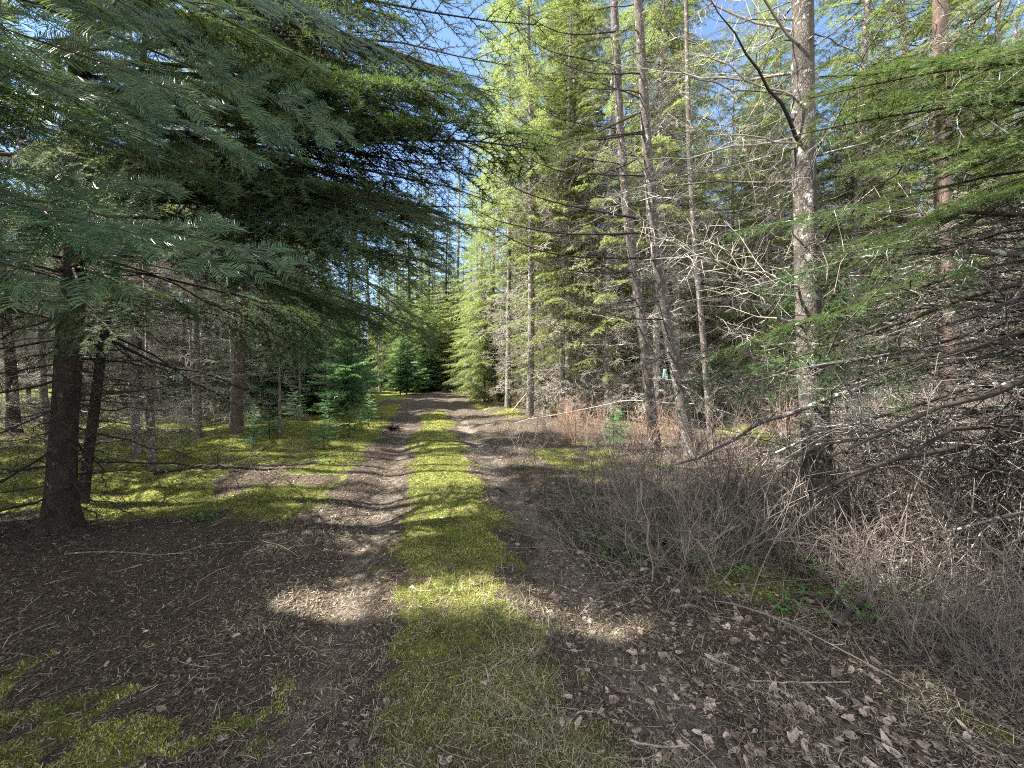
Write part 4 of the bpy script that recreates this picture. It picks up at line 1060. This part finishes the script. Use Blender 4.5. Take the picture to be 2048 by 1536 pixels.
Rt.fill('dead_branch', DEAD_G, 40, 0.4, 2.9, 1.4, 3.0, 2.0, 0.0, az=(2.0, 3.7), roll=0.9)
Rt.fill('dead_branch', DEAD_T, 34, 0.4, 2.6, 1.4, 2.8, 2.0, 0.0, az=(2.0, 3.7), roll=0.9)
Rt.fill('fir_bough', FINE, 20, 3.6, 9.5, 1.2, 2.6, 3.0, -0.1)

# ------------------------------------------------------------------ leafless shrubs
def shrub_mb(rng, h=1.0, stems=26, spread=0.45, r=0.0035, tw=7, tilt=0.3, tsd=0.25):
    mb = MB()
    n = stems; m = 6; q = np.linspace(0, 1, m)
    az = rng.uniform(0, 6.28, n); rad = rng.uniform(0, spread * 0.5, n)
    b = np.stack([np.cos(az) * rad, np.sin(az) * rad, np.full(n, -0.03)], -1)
    a2 = az + rng.normal(0, 0.8, n); tl = np.clip(np.abs(rng.normal(tilt, tsd, n)), 0, 1.45)
    d = np.stack([np.cos(a2) * np.sin(tl), np.sin(a2) * np.sin(tl), np.cos(tl)], -1)
    hh = h * rng.uniform(0.4, 1.1, n)
    P = b[:, None] + d[:, None] * (q[None, :, None] * hh[:, None, None]) + np.cumsum(rng.normal(0, 0.02 * h, (n, m, 3)), 1)
    P[:, :, 2] -= (0.2 * hh * tl)[:, None] * q[None] ** 2
    mb.tubes(P, r * (1 - 0.65 * q)[None].repeat(n, 0) * rng.uniform(0.5, 2.0, (n, 1)), 3, 0, rng.uniform(0.0, 0.9, n))
    k = n * tw; idx = np.repeat(np.arange(n), tw)
    t = rng.uniform(0.15, 0.95, k); f = t * (m - 1); i = np.minimum(f.astype(int), m - 2); fr = (f - i)[:, None]
    bp = P[idx, i] * (1 - fr) + P[idx, i + 1] * fr; tt = nrm(P[idx, i + 1] - P[idx, i])
    d2 = nrm(tt * 0.7 + rng.normal(0, 0.3 + tilt * 0.5, (k, 3)) + np.array([0, 0, 0.15])); l2 = rng.uniform(0.05, 0.34, k) * h
    LP = np.stack([bp, bp + d2 * (l2 * 0.5)[:, None], bp + nrm(d2 + rng.normal(0, 0.25, (k, 3))) * l2[:, None]], 1)
    mb.tubes(LP, np.tile([[r * 0.5, r * 0.4, r * 0.25]], (k, 1)), 3, 0, rng.uniform(0.1, 1.0, k))
    return mb
rs = np.random.default_rng(51)
SHR = meshes([shrub_mb(rs, 1.1, 14, 0.8, 0.0034, 10, 0.5, 0.5) for i in range(6)], 'leafless_shrub', ('shrub',))
TAN = meshes([shrub_mb(rs, 1.15, 30, 0.9, 0.0055, 6) for i in range(5)], 'dry_bush', ('shrub_tan',))
c = 0
while c < 240:
    px, py = rs.uniform(1040, 2300), rs.uniform(858, 1480)
    x, y = G(px, py); u = x - float(cx(y))
    if u < 1.45 + 0.15 * rs.normal(): continue
    if py > 1180 and px < 1560 + (py - 1180) * 2.0: continue
    if y < 1.6 or px < 1060: continue
    o = obj('leafless_shrub', SHR[rs.integers(6)])
    o.location = (x, y, float(H(x, y))); o.rotation_euler = (0, 0, rs.uniform(0, 6.28))
    s = rs.uniform(0.5, 1.2) * (0.95 if u < 2.2 else (1.0 if x < 3.2 else 1.45)) * (0.55 if y < 2.3 else 1); o.scale = (s, s, s * rs.uniform(0.7, 1.1))
    where = 'close by the right rut' if u < 2.3 else ('around the thick right trunk' if y < 6 else 'near the paired grey trunks')
    tag(o, 'leafless grey brown twiggy shrub in the brush ' + where, 'shrub', 'leafless shrubs ' + where); c += 1
c = 0
while c < 125:
    y = rs.uniform(7.2, 24); x = rs.uniform(-4, 22); u = x - float(cx(y))
    if u < (2.9 if y < 14 else 3.0) or x > 1.4 * y: continue
    o = obj('dry_bush', TAN[rs.integers(5)])
    o.location = (x, y, float(H(x, y))); o.rotation_euler = (0, 0, rs.uniform(0, 6.28))
    s = rs.uniform(0.6, 1.15); o.scale = (s, s, s)
    tag(o, 'tan leafless bush in the sunlit thicket behind the paired trunks', 'bush', 'tan leafless bushes in the sunlit thicket'); c += 1
c = 0
while c < 26:
    px, py = rs.uniform(180, 760), rs.uniform(815, 960); x, y = G(px, py)
    if x - float(cx(y)) > -2.0: continue
    o = obj('leafless_shrub', SHR[rs.integers(6)])
    o.location = (x, y, float(H(x, y))); o.rotation_euler = (0, 0, rs.uniform(0, 6.28)); s = rs.uniform(0.35, 0.8); o.scale = (s, s, s)
    tag(o, 'sparse leafless shrub standing in the left moss', 'shrub', 'sparse leafless shrubs in the left moss'); c += 1

# grey brush heaps: piles of bare branches
def heap(px, py, n, L, w, h, mat, label, seed, name='brush_heap'):
    rng = np.random.default_rng(seed); x, y = G(px, py); mb = MB()
    for i in range(n):
        a = rng.uniform(0, 6.28); d = np.array([math.cos(a), math.sin(a), rng.uniform(-0.15, 0.45)])
        b = np.array([rng.normal(0, w), rng.normal(0, w * 0.6), rng.uniform(0.0, h)])
        mb.inst(LIB['deadc'][rng.integers(8)], orient(b, b + d * L * rng.uniform(0.4, 1), rng.uniform(0, 6.28), 2.0))
    for v in mb.V: v[:, 2] = np.maximum(v[:, 2], 0.01)
    o = obj(name, mb.mesh(name, [MAT[mat]])); o.location = (x, y, float(H(x, y)))
    return tag(o, label, 'brush heap', 'heaps of dead branches')
heap(1010, 792, 55, 1.8, 1.0, 0.7, 'twig_grey', 'pale grey heap of dead branches under the sunlit fir', 1)
heap(600, 812, 26, 1.6, 1.2, 0.25, 'twig_grey', 'low grey heap of dead branches behind the young firs', 2)
heap(250, 862, 22, 1.7, 1.3, 0.3, 'twig_grey', 'loose heap of grey twigs in the moss right of the big left fir', 6)
heap(395, 838, 22, 1.8, 1.5, 0.35, 'twig_grey', 'scattered grey branches on the moss before the slim brown trunk', 7)
heap(60, 850, 22, 1.8, 1.2, 0.4, 'twig_lichen', 'dark heap of dead twigs at the left edge behind the big fir', 8)
heap(1880, 905, 50, 2.4, 1.3, 0.9, 'twig_lichen', 'dark tangled heap of fallen lichened branches by the right edge', 3)
heap(2000, 1000, 36, 1.9, 0.8, 0.6, 'twig_lichen', 'near tangle of fallen branches in the lower right shade', 4)
heap(1760, 840, 34, 2.4, 1.6, 0.8, 'twig_grey', 'sunlit heap of grey branches behind the thick right trunk', 5)

# ------------------------------------------------------------------ sticks and logs
def stick(name, label, pts, r0, r1, mat, twigs=0, seed=0, k=7, ground=True, cat='stick'):
    rng = np.random.default_rng(seed)
    P = np.array([(*p, 0) if len(p) == 2 else p for p in pts], float)
    if ground:
        for p in P: p[2] = zg(p[0], p[1]) + r0 * 0.8 + (p[2] if len(pts[0]) == 3 else 0)
    base = P[0].copy(); cl = np.linspace(0, 1, len(P)); s = np.linspace(0, 1, 12)
    Q = np.stack([np.interp(s, cl, P[:, i]) for i in range(3)], -1) - base
    L = np.linalg.norm(P[-1] - P[0])
    Q[1:-1] = (Q[:-2] + 2 * Q[1:-1] + Q[2:]) / 4
    Q[1:-1] += rng.normal(0, 0.006 * L, Q[1:-1].shape) * np.array([1, 1, 0.5])
    mb = MB(); mb.tubes(Q, r0 + (r1 - r0) * s, k, 0, 0.5)
    for i in range(twigs):
        t = rng.uniform(0.15, 0.9, 1); b, T = lerp_line(Q, t); a = rng.uniform(0, 6.28)
        d = nrm(T[0] + np.array([math.cos(a), math.sin(a), rng.uniform(0, 0.7)])); l = L * rng.uniform(0.08, 0.25)
        mb.tubes(np.stack([b[0], b[0] + d * l * 0.5, b[0] + nrm(d + rng.normal(0, .2, 3)) * l]), np.array([r0 * .45, r0 * .3, r0 * .12]), 4, 0, rng.uniform(0.2, .9))
    o = obj(name, mb.mesh(name, [MAT[mat]])); o.location = base
    return tag(o, label, cat)
g = lambda *a: [G(px, py) for px, py in a]
stick('fallen_branch', 'thin dark fallen branch with pale tips lying across the shaded left floor', g((130, 1112), (230, 1106), (330, 1112), (430, 1090), (520, 1088)), 0.009, 0.003, 'twig_lichen', 7, 1)
stick('stick', 'short thin straight pale stick slanting in the left litter', g((312, 1228), (350, 1200), (384, 1170)), 0.003, 0.002, 'stick', 0, 2)
stick('stick', 'forked pale twig lying on the left litter', g((522, 1086), (560, 1094), (600, 1118)), 0.004, 0.002, 'stick', 2, 3)
stick('fallen_branch', 'dark fallen log in shade on the left moss', g((310, 952), (430, 948), (540, 950)), 0.035, 0.02, 'twig_dark', 5, 4)
stick('stick', 'small brown stick lying in the right rut', g((993, 972), (1004, 976), (1016, 980)), 0.014, 0.009, 'twig_dark', 0, 5)
stick('fallen_branch', 'pale crooked branch lying on the ground under the thick right trunk', g((1510, 1077), (1570, 1072), (1620, 1070), (1680, 1088)), 0.013, 0.008, 'stick', 2, 6)
stick('fallen_branch', 'broken lichened branch with pale broken end in the lower right grass', [(*G(1668, 1262), 0.0), (*G(1715, 1225), 0.03), (*G(1790, 1180), 0.12), (*G(1880, 1120), 0.3)], 0.022, 0.009, 'twig_lichen', 9, 7)
stick('stick', 'thin pale stick at the bottom edge among dead leaves', g((1262, 1478), (1320, 1480), (1378, 1468)), 0.006, 0.004, 'stick', 0, 8)
stick('stick', 'thin grey stick in the leaf litter at the lower right', g((1500, 1365), (1590, 1372), (1700, 1370)), 0.004, 0.003, 'stick', 1, 9)
stick('stick', 'long thin dry stalk in the lower right grass', g((1680, 1220), (1712, 1290), (1740, 1345)), 0.004, 0.003, 'stick', 0, 10)
stick('stick', 'curved twig beside the moss strip near the bottom', g((1120, 1475), (1160, 1425), (1200, 1425)), 0.004, 0.003, 'stick', 0, 14)
b0 = G(1020, 828)
stick('bowed_sapling', 'bowed bare sapling arching from the right track edge towards the wood', [np.array([b0[0], b0[1], 0]), W(1060, 778, b0[1]), W(1105, 735, b0[1]), W(1160, 703, b0[1]), W(1212, 688, b0[1])], 0.016, 0.008, 'twig_grey', 3, 11, ground=False, cat='sapling')
stick('fallen_branch', 'long crooked pale branch lying across the brush right of the track', [np.array([*G(1022, 850), 0.03]), W(1080, 832, 10.5), W(1150, 823, 10.3), W(1195, 812, 10.2), W(1225, 808, 10), W(1255, 798, 9.9), W(1300, 802, 9.6), W(1390, 808, 9.4)], 0.006, 0.013, 'twig_grey', 6, 12, ground=False)
stick('fallen_branch', 'dark forked dead branch rising out of the right brush', [W(1345, 930, 4.3), W(1430, 905, 4.0), W(1490, 860, 3.8), W(1545, 835, 3.6), W(1620, 815, 3.4), W(1700, 780, 3.1), W(1790, 755, 2.9)], 0.012, 0.024, 'twig_lichen', 12, 13, ground=False)
stick('fallen_log', 'mossy grey log lying at the right edge in deep shade', [(*G(1830, 1050), 0.05), (*G(1950, 1035), 0.08), (*G(2080, 1015), 0.1)], 0.05, 0.06, 'twig_lichen', 4, 15, k=10, cat='log')
x0, y0 = G(190, 965)
# charred root clump at left track edge
rc = np.random.default_rng(8); x, y = G(785, 860); mb = MB()
n = 46; az = rc.uniform(0, 6.28, n); el = rc.uniform(0.05, 1.2, n); ln = rc.uniform(0.06, 0.24, n)
d = np.stack([np.cos(az) * np.cos(el) * 1.4, np.sin(az) * np.cos(el), np.sin(el)], -1); q = np.linspace(0, 1, 4)
P = d[:, None] * (q[None, :, None] * ln[:, None, None]) + np.array([0, 0, 0.03]) + np.cumsum(rc.normal(0, 0.008, (n, 4, 3)), 1)
mb.tubes(P, np.array([0.02, 0.014, 0.009, 0.004])[None].repeat(n, 0), 5, 0, rc.uniform(0, 1, n))
o = obj('root_clump', mb.mesh('root_clump', [MAT['char']])); o.location = (x, y, float(H(x, y)))
tag(o, 'black charred root clump at the left edge of the track', 'root clump')

# ribbons
def ribbon(px, py, d, w, h, label):
    mb = MB(); p = W(px, py, d); m = 7
    V = []
    for i in range(m):
        s = i / (m - 1); a = 0.6 * math.sin(s * 4)
        wd = w * (0.35 + 0.65 * math.sin(s * math.pi * 0.8 + 0.3))
        V += [[-wd / 2 * math.cos(a), -wd / 2 * math.sin(a), -h * s], [wd / 2 * math.cos(a) + 0.01 * s, wd / 2 * math.sin(a), -h * s]]
    mb.add(V, [[2 * i, 2 * i + 1, 2 * i + 3, 2 * i + 2] for i in range(m - 1)], 0, 0.8)
    o = obj('marker_ribbon', mb.mesh('marker_ribbon', [MAT['ribbon']])); o.location = p
    sm = o.modifiers.new('thick', 'SOLIDIFY'); sm.thickness = 0.002
    return tag(o, label, 'ribbon')
ribbon(357, 737, 6.0, 0.11, 0.24, 'pale bluish strip hanging from a twig right of the big left fir')
ribbon(1330, 738, 7.5, 0.12, 0.20, 'teal strip hanging beside the leaning paired trunk')

# leafy green herbs on the floor
def herb_mb(rng, n=16, h=0.16, ls=0.03):
    mb = MB()
    for i in range(n):
        a = rng.uniform(0, 6.28); rr = rng.uniform(0.02, 0.16); hh = h * rng.uniform(0.3, 1)
        c = np.array([math.cos(a) * rr, math.sin(a) * rr, hh])
        mb.tubes(np.array([[c[0] * .3, c[1] * .3, -0.02], [c[0] * .7, c[1] * .7, hh * .6], c]), np.array([0.0018, 0.0014, 0.001]), 3, 0, 0.3)
        for q in range(3):
            b = a + (q - 1) * 1.0; L = ls * rng.uniform(0.7, 1.2)
            dv = np.array([math.cos(b), math.sin(b), rng.uniform(-0.3, 0.2)]); sv = np.array([-math.sin(b), math.cos(b), rng.uniform(-.2, .2)])
            V = [c, c + dv * L * .4 + sv * L * .38 + [0, 0, .004], c + dv * L * .85 + sv * L * .25, c + dv * L * 1.15, c + dv * L * .85 - sv * L * .25, c + dv * L * .4 - sv * L * .38 + [0, 0, .004]]
            mb.add(np.array(V), [[0, 1, 2, 3], [0, 3, 4, 5]], 0, float(np.clip(rng.normal(0.6, 0.2), 0, 1)))
    return mb
HERB = meshes([herb_mb(rs, 14) for i in range(4)], 'leafy_herb', ('herb',))
for i, (px, py) in enumerate(((1185, 1085), (1245, 1062), (1215, 1095), (1050, 940), (1160, 985), (1330, 1050), (1400, 1140), (1560, 1020), (1690, 1180), (1720, 1060), (1850, 1165), (1770, 1120), (1900, 1080), (1640, 1150), (400, 1055), (420, 1048), (1110, 960), (1440, 1010), (1950, 1190), (1530, 1100), (1090, 985), (1000, 865), (1120, 1030), (1150, 940), (1230, 1120), (1290, 1130), (1350, 1100), (1480, 1160), (1610, 1200), (1550, 1230), (1660, 1090), (1750, 1180), (1880, 1220), (1960, 1110), (1400, 1060), (1180, 1010), (1270, 1010), (1590, 1140), (1700, 1240), (1830, 1090), (1340, 960), (1080, 900), (700, 905), (640, 930), (560, 960), (1500, 950), (1800, 1010))):
    x, y = G(px, py); o = obj('leafy_herb', HERB[i % 4]); o.location = (x, y, float(H(x, y))); o.rotation_euler = (0, 0, rs.uniform(0, 6.28)); s = rs.uniform(0.7, 1.2); o.scale = (s, s, s)
    where = 'in a clump at the right rut edge below the shrubs' if i in (0, 1, 2) else ('in the shaded litter by the left fir' if i in (14, 15) else ('in the moss left of the track' if px < 720 else 'among the brush on the right'))
    tag(o, 'small bright green leafy herb ' + where, 'plant', 'leafy herbs ' + where)
